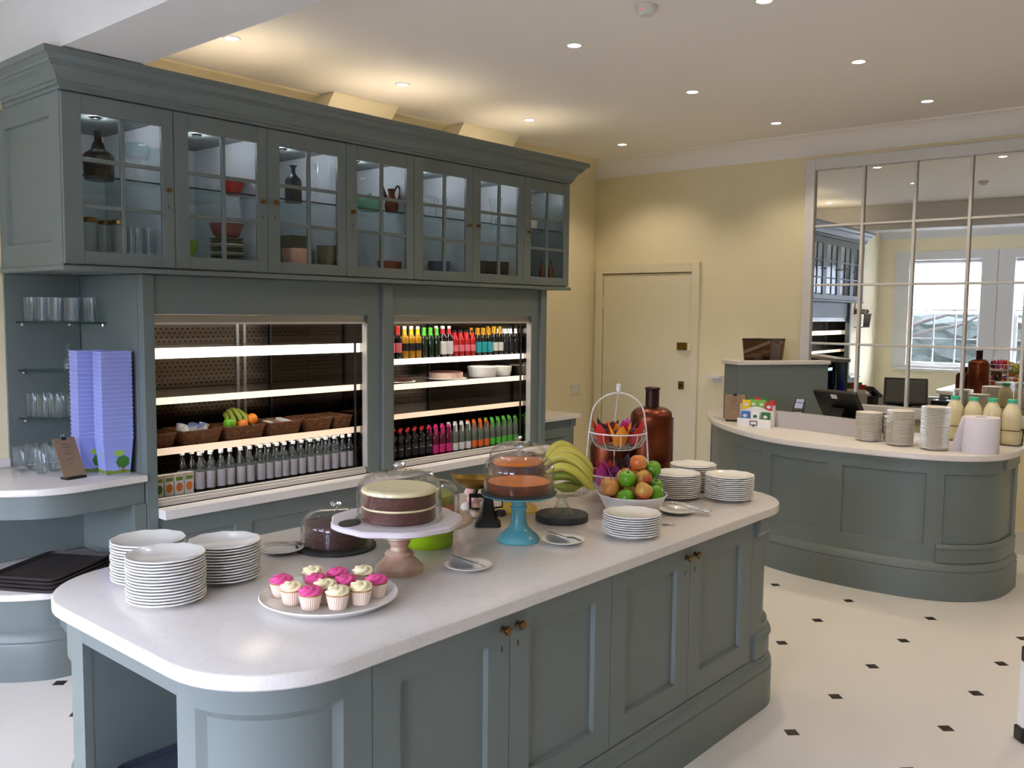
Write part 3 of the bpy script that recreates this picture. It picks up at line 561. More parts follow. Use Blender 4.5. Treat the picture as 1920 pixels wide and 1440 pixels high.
def corner(path, mgl, mgr, mt=0.135):
    o = ipt('corner_panel', MB().panel(path, 0.2345, 0.8595, (mgl, mgr, 0.14, mt), bw=0.022, d=0.018, t=0.025), smooth=30)
    return o
corner([(bx0, 1.985)] + cs[0] + [(seams[0] - 0.001, by0)], 0.075, 0.09, 0.07)
corner([(seams[4] + 0.001, by0)] + cs[1] + [(bx1, 2.0)], 0.10, 0.07); corner([(bx1, 2.5)] + cs[2] + [(3.54, by1)], 0.07, 0.1); corner([(1.43, by1)] + cs[3] + [(bx0, 2.495)], 0.1, 0.07)
ipt('end_panel', MB().panel([(bx1, 2.001), (bx1, 2.499)], 0.2345, 0.8595, (0.06, 0.06, 0.09, 0.09)))
# frieze blocks under the top and base blocks at the corners
for pth in ([(seams[4] + 0.03, by0)] + cs[1] + [(bx1, 1.98)], cs[3][:9]):
    ipt('frieze_block', MB().sweep(pth, [(0.0, 0.775), (0.006, 0.778), (0.012, 0.79), (0.020, 0.80), (0.020, 0.8595), (0.0, 0.8595)], closed=False), smooth=35)
    ipt('base_block', MB().sweep(pth, [(0.0, 0.235), (0.012, 0.235), (0.012, 0.31), (0.020, 0.318), (0.014, 0.335), (0.0, 0.345)], closed=False), smooth=35)
for i in range(4):
    a, b = seams[i], seams[i + 1]; w = b - a
    d = ipt('door', MB().panel([(a + 0.0015, by0), (b - 0.0015, by0)], 0.238, 0.8575, (0.092, 0.092, 0.092, 0.085), bw=0.006, d=0.015, t=0.022), bev=0.0)
    kx = (b - 0.032 if i % 2 == 0 else a + 0.034)
    knob(d, kx - 2.49, by0 - 2.25, 0.808, 0.0145); keyhole(d, kx - 2.49 - (0.003 if i % 2 == 0 else -0.003), by0 - 2.25, 0.752)
    ipt('back_panel', MB().panel([(b, by1), (a, by1)], 0.2345, 0.8595, (0.09, 0.09, 0.09, 0.09)))
ipt('carcass', B(1.60, 3.60, by0 + 0.03, by1 - 0.03, 0.235, 0.855))
# open niche in the end
ipt('niche_rail', B(bx0, bx0 + 0.03, 1.9855, 2.4945, 0.80, 0.8595)); ipt('niche_sill', B(bx0, bx0 + 0.03, 1.9855, 2.4945, 0.2345, 0.405))
ipt('niche_floor', B(bx0 + 0.0305, 1.59, 1.96, 2.53, 0.385, 0.405)); ipt('niche_back', B(1.58, 1.599, 1.96, 2.53, 0.4055, 0.855)); ipt('niche_side', B(bx0 + 0.0253, 1.579, 2.496, 2.53, 0.4055, 0.855)); ipt('niche_side', B(bx0 + 0.0253, 1.579, 1.95, 1.984, 0.4055, 0.855)); ipt('niche_top', B(bx0 + 0.0305, 1.579, 1.9845, 2.4955, 0.835, 0.855))

# ================================================================== TILL COUNTER
tf = catmull([(7.315, 3.875), (7.19, 3.85), (6.96, 3.775), (6.70, 3.645), (6.50, 3.505), (6.34, 3.385), (6.13, 3.18), (5.92, 2.92), (5.765, 2.66), (5.70, 2.40), (5.675, 2.115), (5.685, 1.86), (5.715, 1.67), (5.79, 1.49), (5.90, 1.365), (6.05, 1.28), (6.25, 1.25), (6.50, 1.25), (6.74, 1.25)], 4)
# path runs so that its right-hand side faces the room
tl = list(reversed(tf)); tl = tf
tl_out = tf
loopT = tf + [(6.74, 2.72), (7.315, 2.72)]
tag(obj('stone_worktop', MB().slab(loopT, 0.862, 0.90, 0.004), 'stone', smooth=40), 'curved pale stone top of the till counter', 'worktop')
tc_ = thing('till_counter', 'bow-fronted grey-blue till counter with recessed panels', 'counter', (6.2, 2.4, 0))
def tp(name, mb, mt='paint', par=None, **k):
    mb.v = [(x - 6.2, y - 2.4, z) for x, y, z in mb.v]; return obj(name, mb, mt, par or tc_, **k)
tb = inset(tf, 0.035)
tb = [p for p in tb if p[0] < 7.30 or p[1] < 2]
def cut(path, y0, y1): return [p for p in path if y1 <= p[1] <= y0]
i_end = max(i for i, p in enumerate(tb) if p[0] < 6.47); body = tb[:i_end + 1]
tp('counter_plinth', MB().sweep(body, [(-0.03, 0.0), (0.028, 0.0), (0.028, 0.17), (0.022, 0.178), (0.028, 0.187), (0.024, 0.205), (0.010, 0.222), (0.0, 0.234), (-0.03, 0.234)], closed=False), smooth=35)
# split the bowed front where its stiles stand
cum = [0]
for a, b in zip(body, body[1:]): cum.append(cum[-1] + math.hypot(b[0] - a[0], b[1] - a[1]))
def s_at_y(y): return next(cum[i] for i in range(len(body)) if body[i][1] <= y)
def sub(s0, s1):
    out = []
    for i in range(len(body) - 1):
        for s_ in (s0, s1):
            if cum[i] <= s_ < cum[i + 1]: f = (s_ - cum[i]) / (cum[i + 1] - cum[i]); out.append((s_, tuple(body[i][k] * (1 - f) + body[i + 1][k] * f for k in (0, 1))))
        if s0 + 0.012 < cum[i + 1] < s1 - 0.012: out.append((cum[i + 1], body[i + 1]))
    out.sort(); return [p for _, p in out]
L_ = cum[-1]; cuts = [0.0, 0.45, s_at_y(3.12), s_at_y(2.735), s_at_y(2.19), s_at_y(1.60), L_ - 1e-6]
for a, b in zip(cuts, cuts[1:]): tp('front_panel', MB().panel(sub(a, b), 0.2345, 0.8615, (0.05, 0.05, 0.10, 0.085), bw=0.006, d=0.013, t=0.025), smooth=30)
endp = sub(cuts[-2] + 0.02, L_ - 1e-6)
tp('base_block', MB().sweep(endp, [(0.0, 0.235), (0.011, 0.235), (0.011, 0.315), (0.017, 0.322), (0.012, 0.336), (0.0, 0.345)], closed=False), smooth=35)
tp('frieze_block', MB().sweep(endp[-6:], [(0.0, 0.785), (0.014, 0.80), (0.016, 0.861), (0.0, 0.861)], closed=False), smooth=35)
ex = body[-1]
tp('back_board', MB().box(6.44, 6.466, ex[1], 2.70, 0.0, 0.8615).box(6.466, 7.30, 2.675, 2.70, 0.0, 0.8615))
tag(obj('stone_kerb', MB().sweep(catmull([(6.41, 3.16), (6.34, 2.98), (6.305, 2.80), (6.27, 2.58), (6.22, 2.36), (6.17, 2.20)], 4), [(0, 0.9005), (0.0, 1.02), (-0.03, 1.02), (-0.03, 0.9005)], closed=False), 'stone_kerb', smooth=30), 'speckled grey stone kerb standing along the till counter top', 'upstand')
# diagonal screen that hides the coffee machine
sc = thing('counter_screen', 'grey-blue raised screen with a pale stone cap on the till counter', 'screen', (6.45, 3.25, 0.9005))
ang = math.atan2(-0.45, 0.66); ln = math.hypot(0.66, 0.45)
sc.rotation_euler = (0, 0, ang)
obj('screen_front', B(0.0, ln, 0.0, 0.025, 0.0, 0.437), 'paint', sc); obj('screen_side', B(0.0, 0.025, 0.0255, 0.22, 0.0, 0.437), 'paint', sc)
obj('stone_cap', MB().box(-0.02, ln + 0.012, -0.018, 0.11, 0.4375, 0.467).box(-0.02, 0.10, 0.11, 0.235, 0.4375, 0.467), 'stone', sc, bev=0.003)
# ------------------------------------------------------------------ side cabinet beyond the dresser
sc2 = thing('side_cabinet', 'small grey-blue cupboard beyond the dresser near the door', 'cabinet', (5.66, 4.8, 0))
obj('cabinet_body', B(-0.285, 0.26, -0.36, 0.485, 0.0, 0.865), 'paint', sc2); dq = obj('door', MB().panel([(-0.24, -0.375), (0.21, -0.375)], 0.16, 0.80, (0.07, 0.07, 0.07, 0.07), t=0.0145), 'paint', sc2); knob(dq, -0.2, -0.375, 0.74)
obj('frieze_block', B(0.2, 0.272, -0.372, -0.28, 0.8, 0.8645), 'paint', sc2)
tag(obj('stone_worktop', B(5.373, 5.965, 4.40, 5.288, 0.866, 0.90), 'stone', bev=0.004), 'small pale stone top of the side cupboard', 'worktop')

# ================================================================== CROCKERY AND GLASS
ZI = 0.9002
def L2(prof, n=24, name='m', mt='ceramic', sm=40, rf=None, closed=False):
    me = MB().lathe(prof, n, rf=rf, closed=closed).mesh(name, sm); me.materials.append(MATS[mt]); return me
scal = lambda t, k, r, z: (r * (1 + (0.010 * math.cos(10 * t) if r > 0.1 else 0)), (0.0006 * math.cos(10 * t) if r > 0.1 else 0))
plate_m = L2([(0, 0.0036), (0.050, 0.0036), (0.051, 0.0), (0.060, 0.0), (0.064, 0.0042), (0.090, 0.0100), (0.105, 0.0122), (0.1080, 0.0136), (0.1086, 0.0160), (0.1068, 0.0176), (0.090, 0.0152), (0.072, 0.0086), (0, 0.0082)], 60, 'plate', rf=scal)
side_m = L2([(0, 0.003), (0.036, 0.003), (0.037, 0), (0.042, 0), (0.06, 0.008), (0.077, 0.0145), (0.078, 0.0165), (0.076, 0.017), (0.06, 0.0125), (0.045, 0.0065), (0, 0.006)], 32, 'side_plate')
saucer_m = L2([(0, 0.003), (0.034, 0.003), (0.035, 0), (0.041, 0), (0.043, 0.005), (0.068, 0.0100), (0.0825, 0.0122), (0.0845, 0.0142), (0.0845, 0.0162), (0.0825, 0.0176), (0.066, 0.0150), (0.043, 0.0084), (0, 0.0082)], 32, 'saucer', 'ceramic_warm')
def stack(name, me, x, y, n, pitch, label, group, z=ZI, jit=0.0012):
    for i in range(n):
        o = obj(name, me, None, None, (x + random.uniform(-jit, jit), y + random.uniform(-jit, jit), z + pitch * i + 0.0002), (0, 0, random.uniform(0, 6.28))); tag(o, label, 'plate' if name != 'saucer' else 'saucer', group)
PP = 0.0087
stack('plate', plate_m, 1.325, 2.610, 14, PP, 'white scalloped dinner plate in the rear stack against the shelf unit side', 'rear stack of scalloped plates at the open-niche end')
stack('plate', plate_m, 1.262, 2.385, 15, PP, 'white scalloped dinner plate in the tallest stack on the open-niche end', 'tallest stack of scalloped plates at the open-niche end')
stack('plate', plate_m, 1.490, 2.455, 13, PP, 'white scalloped dinner plate in the stack beside the small plate with tongs', 'scalloped plates stacked next to the slate cake base')
stack('plate', plate_m, 2.818, 1.835, 9, PP, 'white scalloped dinner plate in the low stack before the apple bowl', 'low stack of scalloped plates before the apples')
stack('plate', plate_m, 3.545, 2.075, 12, PP, 'white scalloped dinner plate in the stack beside the apple bowl', 'plates stacked between apples and tongs')
stack('plate', plate_m, 3.678, 1.880, 12, PP, 'white scalloped dinner plate in the stack nearest the curved counter end', 'plates stacked at the far rounded corner')
stack('plate', plate_m, 3.768, 2.116, 13, PP, 'white scalloped dinner plate in the stack beside the copper bottle', 'plates stacked by the copper bottle')
for x, y, n, lb in ((6.065, 2.10, 21, 'white saucer in the short stack by the stone kerb'), (6.17, 1.952, 18, 'white saucer in the stack wedged behind the taller saucers'), (5.99, 1.875, 25, 'white saucer in the middle stack on the till counter'), (5.955, 1.655, 30, 'white saucer in the tall stack beside the paper roll')):
    stack('saucer', saucer_m, x, y, n, 0.0087, lb, lb.replace('white saucer in the', 'saucers in the'), jit=0.0008)
# small plates with servers
def side_plate(x, y, lb): return tag(obj('side_plate', side_m, None, None, (x, y, ZI)), lb, 'plate')
def server(x, y, z, rz, mt, lb, tilt=0.0):
    t = thing('cake_server', lb, 'utensil', (x, y, z), rz); t.rotation_euler = (math.radians(tilt), 0, rz)
    bl = MB(); pts = [(0.0, 0.008), (0.015, 0.024), (0.04, 0.033), (0.065, 0.031), (0.088, 0.02), (0.10, 0.005)]; poly = [(a, b) for a, b in pts] + [(a, -b) for a, b in reversed(pts)]
    obj('blade', bl.prism(poly, 0.0105, 0.0125), mt, t); obj('handle', MB().tube([(0.002, 0, 0.0115), (-0.03, 0, 0.016), (-0.07, 0, 0.012)], 0.0035, 8), 'chrome', t, smooth=50); return t
side_plate(1.785, 2.585, 'small white plate holding steel tongs beside the slate cake base'); side_plate(2.078, 1.975, 'small white plate with a grey cake slice by the wooden pedestal'); side_plate(2.545, 1.948, 'small white plate with an olive cake slice by the teal stand')
mat('server_g', (52, 56, 52), 0.4, metal=0.5); mat('server_o', (70, 74, 26), 0.4, metal=0.4)
server(2.07, 1.955, ZI + 0.0145, math.radians(80), 'server_g', 'dark grey cake slice resting on a small white plate', 22); server(2.538, 1.925, ZI + 0.0145, math.radians(80), 'server_o', 'olive toned cake slice resting on a small white plate', 22)
def tongs(x, y, z, rz, lb, s=1.0):
    t = thing('serving_tongs', lb, 'tongs', (x, y, z), rz)
    for sg in (-1, 1):
        p = catmull([(0, 0.004 * sg, 0.014), (0.05 * s, 0.012 * sg, 0.02), (0.12 * s, 0.016 * sg, 0.012), (0.17 * s, 0.012 * sg, 0.006)], 4); obj('arm', MB().tube(p, [0.005 + 0.003 * (i > 9) for i in range(len(p))], 8), 'chrome', t, smooth=60)
    obj('pivot', MB().tube([(-0.004, -0.006, 0.014), (-0.004, 0.006, 0.014)], 0.006, 10), 'chrome', t, smooth=50); return t
tongs(1.71, 2.60, ZI + 0.0125, math.radians(-12), 'steel serving tongs lying over the small plate near the slate', 0.85)
tag(obj('side_plate', side_m, None, None, (3.265, 1.905, ZI)), 'small white plate with large tongs beside the apple bowl', 'plate')
tongs(3.285, 1.985, ZI + 0.012, math.radians(-82), 'large steel tongs resting across a plate by the apples', 1.25)
fk = thing('fork', 'small steel fork lying beside the low plate stack', 'fork', (3.03, 1.835, ZI), math.radians(-60))
obj('fork_handle', MB().tube([(0, 0, 0.003), (-0.05, 0, 0.006), (-0.11, 0, 0.003)], [0.002, 0.003, 0.004], 8), 'chrome', fk, smooth=50); obj('fork_head', MB().prism([(0, -0.004), (0.012, -0.011), (0.03, -0.011), (0.03, 0.011), (0.012, 0.011), (0, 0.004)], 0.002, 0.0035), 'chrome', fk)
for k in (-1, 0, 1): obj('tine', MB().tube([(0.03, 0.0085 * k, 0.0028), (0.055, 0.0085 * k, 0.004)], 0.0014, 6), 'chrome', fk)

# ------------------------------------------------------------------ cake domes
def dome(x, y, z, r, h, lb, kn=0.018):
    t = thing('cake_dome', lb, 'dome', (x, y, z)); o = []
    rc = min(r * 0.55, h * 0.6)
    for i in range(9): a = PI / 2 * i / 8; o.append((r - rc + rc * math.cos(a), h - rc * 0.8 + rc * 0.8 * math.sin(a)))
    prof = [(r + 0.003, 0.0), (r + 0.003, 0.004), (r, 0.006)] + o + [(0, h)]
    inner = [(0, h - 0.003)] + [(max(0.0, a - 0.003), b - 0.003) for a, b in reversed(o)] + [(r - 0.003, 0.0)]
    obj('dome_glass', MB().lathe(prof + inner, 40, closed=True), 'glass', t, smooth=50)
    obj('knob', MB().lathe([(0, h + 0.0002), (0.009, h + 0.0002), (0.006, h + 0.008), (0.008, h + 0.014), (kn, h + 0.02), (kn * 1.05, h + 0.026), (kn * 0.7, h + 0.032), (0, h + 0.034)], 20, rf=lambda q, k, r_, z_: (r_ * (1 + (0.06 * math.cos(8 * q) if k > 3 else 0)), 0)), 'crystal', t, smooth=30); return t
def cake(name, x, y, z, parts, lb):
    t = thing(name, lb, 'cake', (x, y, z))
    for nm, prof, mt, rf in parts: obj(nm, MB().lathe(prof, 48, rf=rf), mt, t, smooth=35)
    return t
wob = lambda a, n_, p: (lambda t, k, r, z: (r * (1 + a * math.cos(n_ * t) + a * 0.6 * math.cos((n_ + 6) * t + p)), 0))
# 1 slate base with chocolate cake
def slate(x, y, r, h, lb): return tag(obj('slate_board', MB().lathe([(0, 0), (r - 0.003, 0), (r, 0.003), (r, h - 0.003), (r - 0.003, h), (0, h)], 48), 'slate', None, (x, y, ZI), smooth=35), lb, 'board')
slate(1.955, 2.50, 0.140, 0.012, 'round slate board under the plain chocolate cake')
cake('chocolate_cake', 1.955, 2.50, ZI + 0.0122, [('cake_sponge', [(0, 0), (0.103, 0), (0.108, 0.006), (0.109, 0.07), (0.104, 0.079), (0, 0.081)], 'choc', wob(0.006, 9, 1)), ('filling', [(0.1085, 0.036), (0.1102, 0.037), (0.1102, 0.041), (0.1085, 0.042)], 'choc2', wob(0.004, 17, 0))], 'plain dark chocolate cake under glass on the slate board')
dome(1.955, 2.50, ZI + 0.0122, 0.122, 0.118, 'clear glass dome over the plain chocolate cake', 0.02)
# 2 wooden pedestal, marble board, layered cake
wp = thing('wooden_pedestal', 'turned distressed wood pedestal carrying the marble board', 'cake stand', (1.905, 2.115, ZI))
obj('turned_column', MB().lathe([(0, 0), (0.075, 0), (0.078, 0.008), (0.077, 0.02), (0.062, 0.034), (0.050, 0.045), (0.042, 0.052), (0.047, 0.058), (0.042, 0.066), (0.029, 0.072), (0.027, 0.084), (0.034, 0.094), (0.036, 0.104), (0.046, 0.110), (0.044, 0.118), (0.062, 0.126), (0.086, 0.144), (0.090, 0.150), (0, 0.150)], 40), 'wood_ped', wp, smooth=40)
tag(obj('marble_board', MB().lathe([(0, 0), (0.200, 0), (0.208, 0.004), (0.208, 0.016), (0.203, 0.020), (0, 0.020)], 56, rf=lambda t, k, r, z: (r * (1 + (0.018 * math.cos(9 * t) + 0.008 * math.cos(14 * t + 1) if r > 0.1 else 0)), 0)), 'marble', None, (1.912, 2.135, ZI + 0.1502), smooth=30), 'pale marble board with wavy edge on a wooden pedestal', 'board')
ZC = ZI + 0.1704
cake('layer_cake', 1.908, 2.12, ZC, [('lower_sponge', [(0, 0), (0.114, 0), (0.117, 0.004), (0.117, 0.038), (0.1155, 0.041), (0, 0.041)], 'choc2', wob(0.004, 8, 0)), ('filling', [(0, 0.0412), (0.1165, 0.0412), (0.1172, 0.0445), (0.1165, 0.047), (0, 0.047)], 'cream', wob(0.006, 19, 2)), ('upper_sponge', [(0, 0.0472), (0.1155, 0.0472), (0.117, 0.05), (0.117, 0.084), (0.114, 0.089), (0, 0.089)], 'choc2', wob(0.004, 8, 1)), ('icing', [(0, 0.0892), (0.117, 0.0885), (0.1195, 0.092), (0.118, 0.099), (0.108, 0.104), (0.10, 0.103), (0, 0.106)], 'cream', wob(0.008, 23, 1))], 'two-layer chocolate cake with cream filling and icing')
dome(1.912, 2.122, ZC, 0.1355, 0.150, 'clear glass dome over the cream-iced layer cake', 0.021)
sv = server(1.80, 2.205, ZC - 0.010, math.radians(-150), 'server_g', 'dark cake slice lying on the marble board')
# 3 green stand behind
gs = thing('green_stand', 'lime green enamel cake stand with a pale wooden disc', 'cake stand', (2.20, 2.285, ZI))
obj('stand_base', MB().lathe([(0, 0), (0.080, 0), (0.084, 0.004), (0.086, 0.02), (0.085, 0.04), (0.088, 0.047), (0.085, 0.054), (0.083, 0.075), (0.080, 0.08), (0, 0.08)], 40), 'limegreen', gs, smooth=40)
obj('wooden_disc', MB().lathe([(0, 0.0802), (0.150, 0.0802), (0.156, 0.086), (0.156, 0.096), (0.150, 0.102), (0, 0.102)], 48), 'woodboard', gs, smooth=35)
cake('fruit_cake', 2.20, 2.285, ZI + 0.1022, [('cake_base', [(0, 0), (0.088, 0), (0.09, 0.004), (0.09, 0.052), (0, 0.056)], 'orange_cake', wob(0.006, 9, 0)), ('topping', [(0, 0.057), (0.09, 0.0535), (0.092, 0.06), (0.086, 0.082), (0.06, 0.094), (0, 0.097)], 'green_cake', wob(0.02, 11, 1))], 'tall orange and green cake under glass behind the marble board')
dome(2.20, 2.285, ZI + 0.1022, 0.108, 0.128, 'clear glass dome on the pale wooden disc', 0.016)
# 4 teal stand with tart
ts = thing('teal_stand', 'glossy teal pedestal cake stand', 'cake stand', (2.462, 2.09, ZI))
obj('pedestal', MB().lathe([(0, 0), (0.076, 0), (0.079, 0.005), (0.077, 0.012), (0.070, 0.022), (0.050, 0.038), (0.036, 0.052), (0.029, 0.068), (0.0265, 0.095), (0.027, 0.118), (0.030, 0.121), (0.030, 0.126), (0.026, 0.130), (0.027, 0.155), (0.045, 0.160), (0, 0.160)], 40), 'teal', ts, smooth=40)
obj('top_plate', MB().lathe([(0, 0.1602), (0.06, 0.1602), (0.118, 0.165), (0.134, 0.171), (0.135, 0.175), (0.131, 0.177), (0, 0.174)], 48), 'teal', ts, smooth=40)
ZS = ZI + 0.1772
tag(obj('slate_board', MB().lathe([(0, 0), (0.136, 0), (0.138, 0.003), (0.138, 0.005), (0.135, 0.008), (0, 0.008)], 48), 'slate', None, (2.462, 2.09, ZS), smooth=35), 'thin slate disc on the teal cake stand', 'board')
cake('fruit_tart', 2.462, 2.09, ZS + 0.0082, [('crust', [(0, 0), (0.112, 0), (0.122, 0.03), (0.121, 0.036), (0.116, 0.034), (0, 0.030)], 'crust', lambda t, k, r, z: (r * (1 + (0.018 * math.cos(26 * t) if 0.11 < r else 0)), 0)), ('filling', [(0, 0.0345), (0.08, 0.036), (0.113, 0.0345), (0.113, 0.032), (0, 0.032)], 'tart', None)], 'flat orange custard tart in a dark crust under glass')
dome(2.462, 2.09, ZS + 0.0082, 0.129, 0.135, 'clear glass dome over the orange tart')
# 5 yellow stand behind it
ys_ = thing('yellow_stand', 'yellow enamel cake stand behind the teal stand', 'cake stand', (2.845, 2.42, ZI))
obj('pedestal', MB().lathe([(0, 0), (0.082, 0), (0.085, 0.006), (0.078, 0.02), (0.05, 0.034), (0.035, 0.05), (0.03, 0.1), (0.05, 0.128), (0, 0.128)], 36), 'yellow_e', ys_, smooth=40); obj('top_plate', MB().lathe([(0, 0.1282), (0.06, 0.1282), (0.132, 0.136), (0.136, 0.142), (0.13, 0.144), (0, 0.14)], 48), 'yellow_e', ys_, smooth=40)
ZY = ZI + 0.1442
cake('caramel_cake', 2.845, 2.42, ZY, [('sponge', [(0, 0), (0.104, 0), (0.108, 0.004), (0.108, 0.055), (0, 0.058)], 'choc2', wob(0.006, 9, 0)), ('caramel_top', [(0, 0.059), (0.106, 0.056), (0.109, 0.062), (0.104, 0.07), (0, 0.073)], 'tart', wob(0.006, 13, 1))], 'caramel-topped brown cake on the yellow stand')
dome(2.845, 2.42, ZY, 0.122, 0.140, 'clear glass dome over the caramel-topped cake', 0.015)
# 6 cupcake platter
pl = tag(obj('platter', L2([(0, 0.004), (0.10, 0.004), (0.102, 0), (0.112, 0), (0.118, 0.003), (0.166, 0.007), (0.192, 0.024), (0.196, 0.027), (0.193, 0.030), (0.180, 0.023), (0.164, 0.0122), (0, 0.0105)], 56, 'platter'), None, None, (1.563, 2.03, ZI)), 'large round white platter of pink and cream cupcakes', 'platter')
case_m = L2([(0, 0), (0.0225, 0), (0.031, 0.038), (0.0302, 0.038), (0.022, 0.002), (0, 0.002)], 60, 'paper_case', 'papercase', 25, rf=lambda t, k, r, z: (r * (1 + 0.018 * math.cos(30 * t)), 0))
spg_m = L2([(0, 0.034), (0.0285, 0.034), (0.0295, 0.038), (0.026, 0.044), (0, 0.047)], 24, 'sponge', 'sponge')
sw = []
for k in range(15):
    u = k / 14; sw.append((max(0.0, 0.0315 * math.cos(u * PI / 2) ** 0.55) if k < 14 else 0.0, 0.042 + 0.017 * math.sin(u * PI / 2)))
def swirl(t, k, r, z): return (r * (1 + 0.07 * math.cos(5 * t - k * 0.6)), 0.0016 * math.cos(5 * t - k * 0.6))
ice = {c: L2([(0, 0.0415)] + sw, 48, 'icing', c, 60, rf=swirl) for c in ('icing_pink', 'icing_cream')}
CC = [(545, 1082, 'p'), (587, 1068, 'c'), (592, 1082, 'p'), (632, 1071, 'p'), (645, 1084, 'p'), (673, 1070, 'c'), (687, 1081, 'p'), (558, 1094, 'c'), (612, 1093, 'c'), (585, 1107, 'p'), (630, 1106, 'c'), (668, 1096, 'c')]
cup_xy = [(1.57 + (x - 1.57) * 1.07, 2.03 + (y - 2.03) * 1.07) for x, y in ((1.488, 2.138), (1.594, 2.142), (1.553, 2.075), (1.629, 2.079), (1.600, 2.009), (1.690, 2.044), (1.660, 1.953), (1.470, 2.065), (1.540, 2.018), (1.479, 1.999), (1.528, 1.950), (1.592, 1.936))]
for (x, y), (_, _, c) in zip(cup_xy, CC):
    nm = 'pink' if c == 'p' else 'cream'
    t = thing('cupcake', 'cupcake with swirled %s icing in a pale paper case on the platter' % nm, 'cupcake', (x, y, ZI + 0.0127), random.uniform(0, 6), 'cupcakes with %s icing' % nm)
    t.scale = (1.03, 1.03, 1.03); obj('paper_case', case_m, None, t); obj('sponge', spg_m, None, t); obj('icing', ice['icing_' + nm], None, t)
# 7 bananas on the glass stand
slate(2.83, 2.175, 0.106, 0.028, 'thick dark stone disc under the glass banana stand')
bs = thing('glass_stand', 'clear pressed-glass pedestal stand holding bananas', 'cake stand', (2.83, 2.175, ZI + 0.0282))
flute = lambda t, k, r, z: (r * (1 + 0.05 * math.cos(8 * t)), 0)
obj('pedestal', MB().lathe([(0.050, 0.0), (0.052, 0.004), (0.040, 0.014), (0.026, 0.030), (0.021, 0.048), (0.021, 0.062), (0.036, 0.072), (0.033, 0.074), (0.017, 0.062), (0.017, 0.048), (0.022, 0.030), (0.036, 0.014), (0.047, 0.004)], 40, rf=flute, closed=True), 'tumbler', bs, smooth=40)
obj('top_plate', MB().lathe([(0, 0.0745), (0.036, 0.0745), (0.10, 0.084), (0.112, 0.094), (0.113, 0.097), (0.109, 0.097), (0.098, 0.088), (0, 0.080)], 48, rf=lambda t, k, r, z: (r * (1 + (0.02 * math.cos(16 * t) if r > 0.1 else 0)), 0)), 'tumbler', bs, smooth=40)
def banana(pts, mt, lb, r0=0.018, grp='bananas on the glass stand'):
    p = catmull(pts, 5); n = len(p); t = thing('banana', lb, 'banana', pts[0], group=grp); q = [tuple(Vector(a) - Vector(pts[0])) for a in p]
    rad = [r0 * min(1, 0.30 + 2.4 * min(i, n - 1 - i) / n + (0.25 if 2 < i < n - 3 else 0)) for i in range(n)]
    obj('peel', MB().tube(q, rad, 6), mt, t, smooth=70); obj('stem', MB().tube([q[0], tuple(Vector(q[0]) + (Vector(q[0]) - Vector(q[1])).normalized() * 0.025)], 0.005, 6), 'banana_tip' if mt != 'banana_g' else mt, t, smooth=50); return t
bz = ZI + 0.028 + 0.1; c0 = Vector((2.83, 2.175, 0)); dR = Vector((0.655, -0.756, 0)); dF = Vector((0.756, 0.655, 0))
def bp(a, f, z): v = c0 + dR * a + dF * f; return (v.x, v.y, bz + z)
bl_ = 'unripe yellow-green banana draped over the glass stand'
banana([bp(-0.06, 0.03, 0.110), bp(-0.01, 0.02, 0.146), bp(0.045, 0.0, 0.142), bp(0.095, -0.02, 0.10), bp(0.112, -0.03, 0.045)], 'banana', bl_, 0.0198)
banana([bp(-0.07, 0.0, 0.095), bp(-0.02, -0.02, 0.130), bp(0.035, -0.035, 0.125), bp(0.085, -0.05, 0.085), bp(0.112, -0.055, 0.04)], 'banana', bl_, 0.0198)
banana([bp(-0.065, -0.03, 0.07), bp(-0.01, -0.05, 0.098), bp(0.045, -0.06, 0.082), bp(0.09, -0.065, 0.04), bp(0.118, -0.06, 0.006)], 'banana', bl_, 0.0185)
banana([bp(-0.075, 0.05, 0.10), bp(-0.03, 0.06, 0.155), bp(0.01, 0.06, 0.165), bp(0.06, 0.05, 0.13), bp(0.085, 0.04, 0.08)], 'banana', bl_, 0.0185)
banana([bp(-0.06, -0.02, 0.045), bp(-0.01, -0.035, 0.058), bp(0.04, -0.04, 0.052), bp(0.08, -0.035, 0.032)], 'banana_g', 'green banana at the bottom of the bunch on the glass stand', 0.0185)
banana([bp(-0.03, -0.055, 0.016), bp(0.02, -0.07, 0.016), bp(0.06, -0.06, 0.016)], 'banana_g', 'green banana at the bottom of the bunch on the glass stand', 0.0175)
banana([bp(-0.02, -0.01, 0.014), bp(0.04, -0.02, 0.017), bp(0.09, 0.0, 0.02)], 'banana_g', 'green banana at the bottom of the bunch on the glass stand', 0.0175)
# 8 kitchen scales with brass pan
ks = thing('kitchen_scales', 'black cast-iron balance scales with a brass pan', 'scales', (2.555, 2.325, ZI), math.radians(-49))
bm_ = MB()
for z, hx, hy in ((0, 0.052, 0.036), (0.012, 0.050, 0.034), (0.035, 0.034, 0.026), (0.06, 0.026, 0.022), (0.085, 0.022, 0.018), (0.11, 0.018, 0.014)):
    bm_.v += [(x * hx, y * hy, z) for x, y in ((-1, -.7), (-.8, -1), (.8, -1), (1, -.7), (1, .7), (.8, 1), (-.8, 1), (-1, .7))]
for k in range(5): bm_.f += [(k * 8 + i, k * 8 + (i + 1) % 8, k * 8 + 8 + (i + 1) % 8, k * 8 + 8 + i) for i in range(8)]
bm_.f += [tuple(reversed(range(8))), tuple(range(40, 48))]; obj('iron_base', bm_, 'iron', ks, bev=0.003)
obj('beam', MB().box(-0.075, 0.06, -0.007, 0.007, 0.1105, 0.126), 'iron', ks, bev=0.003)
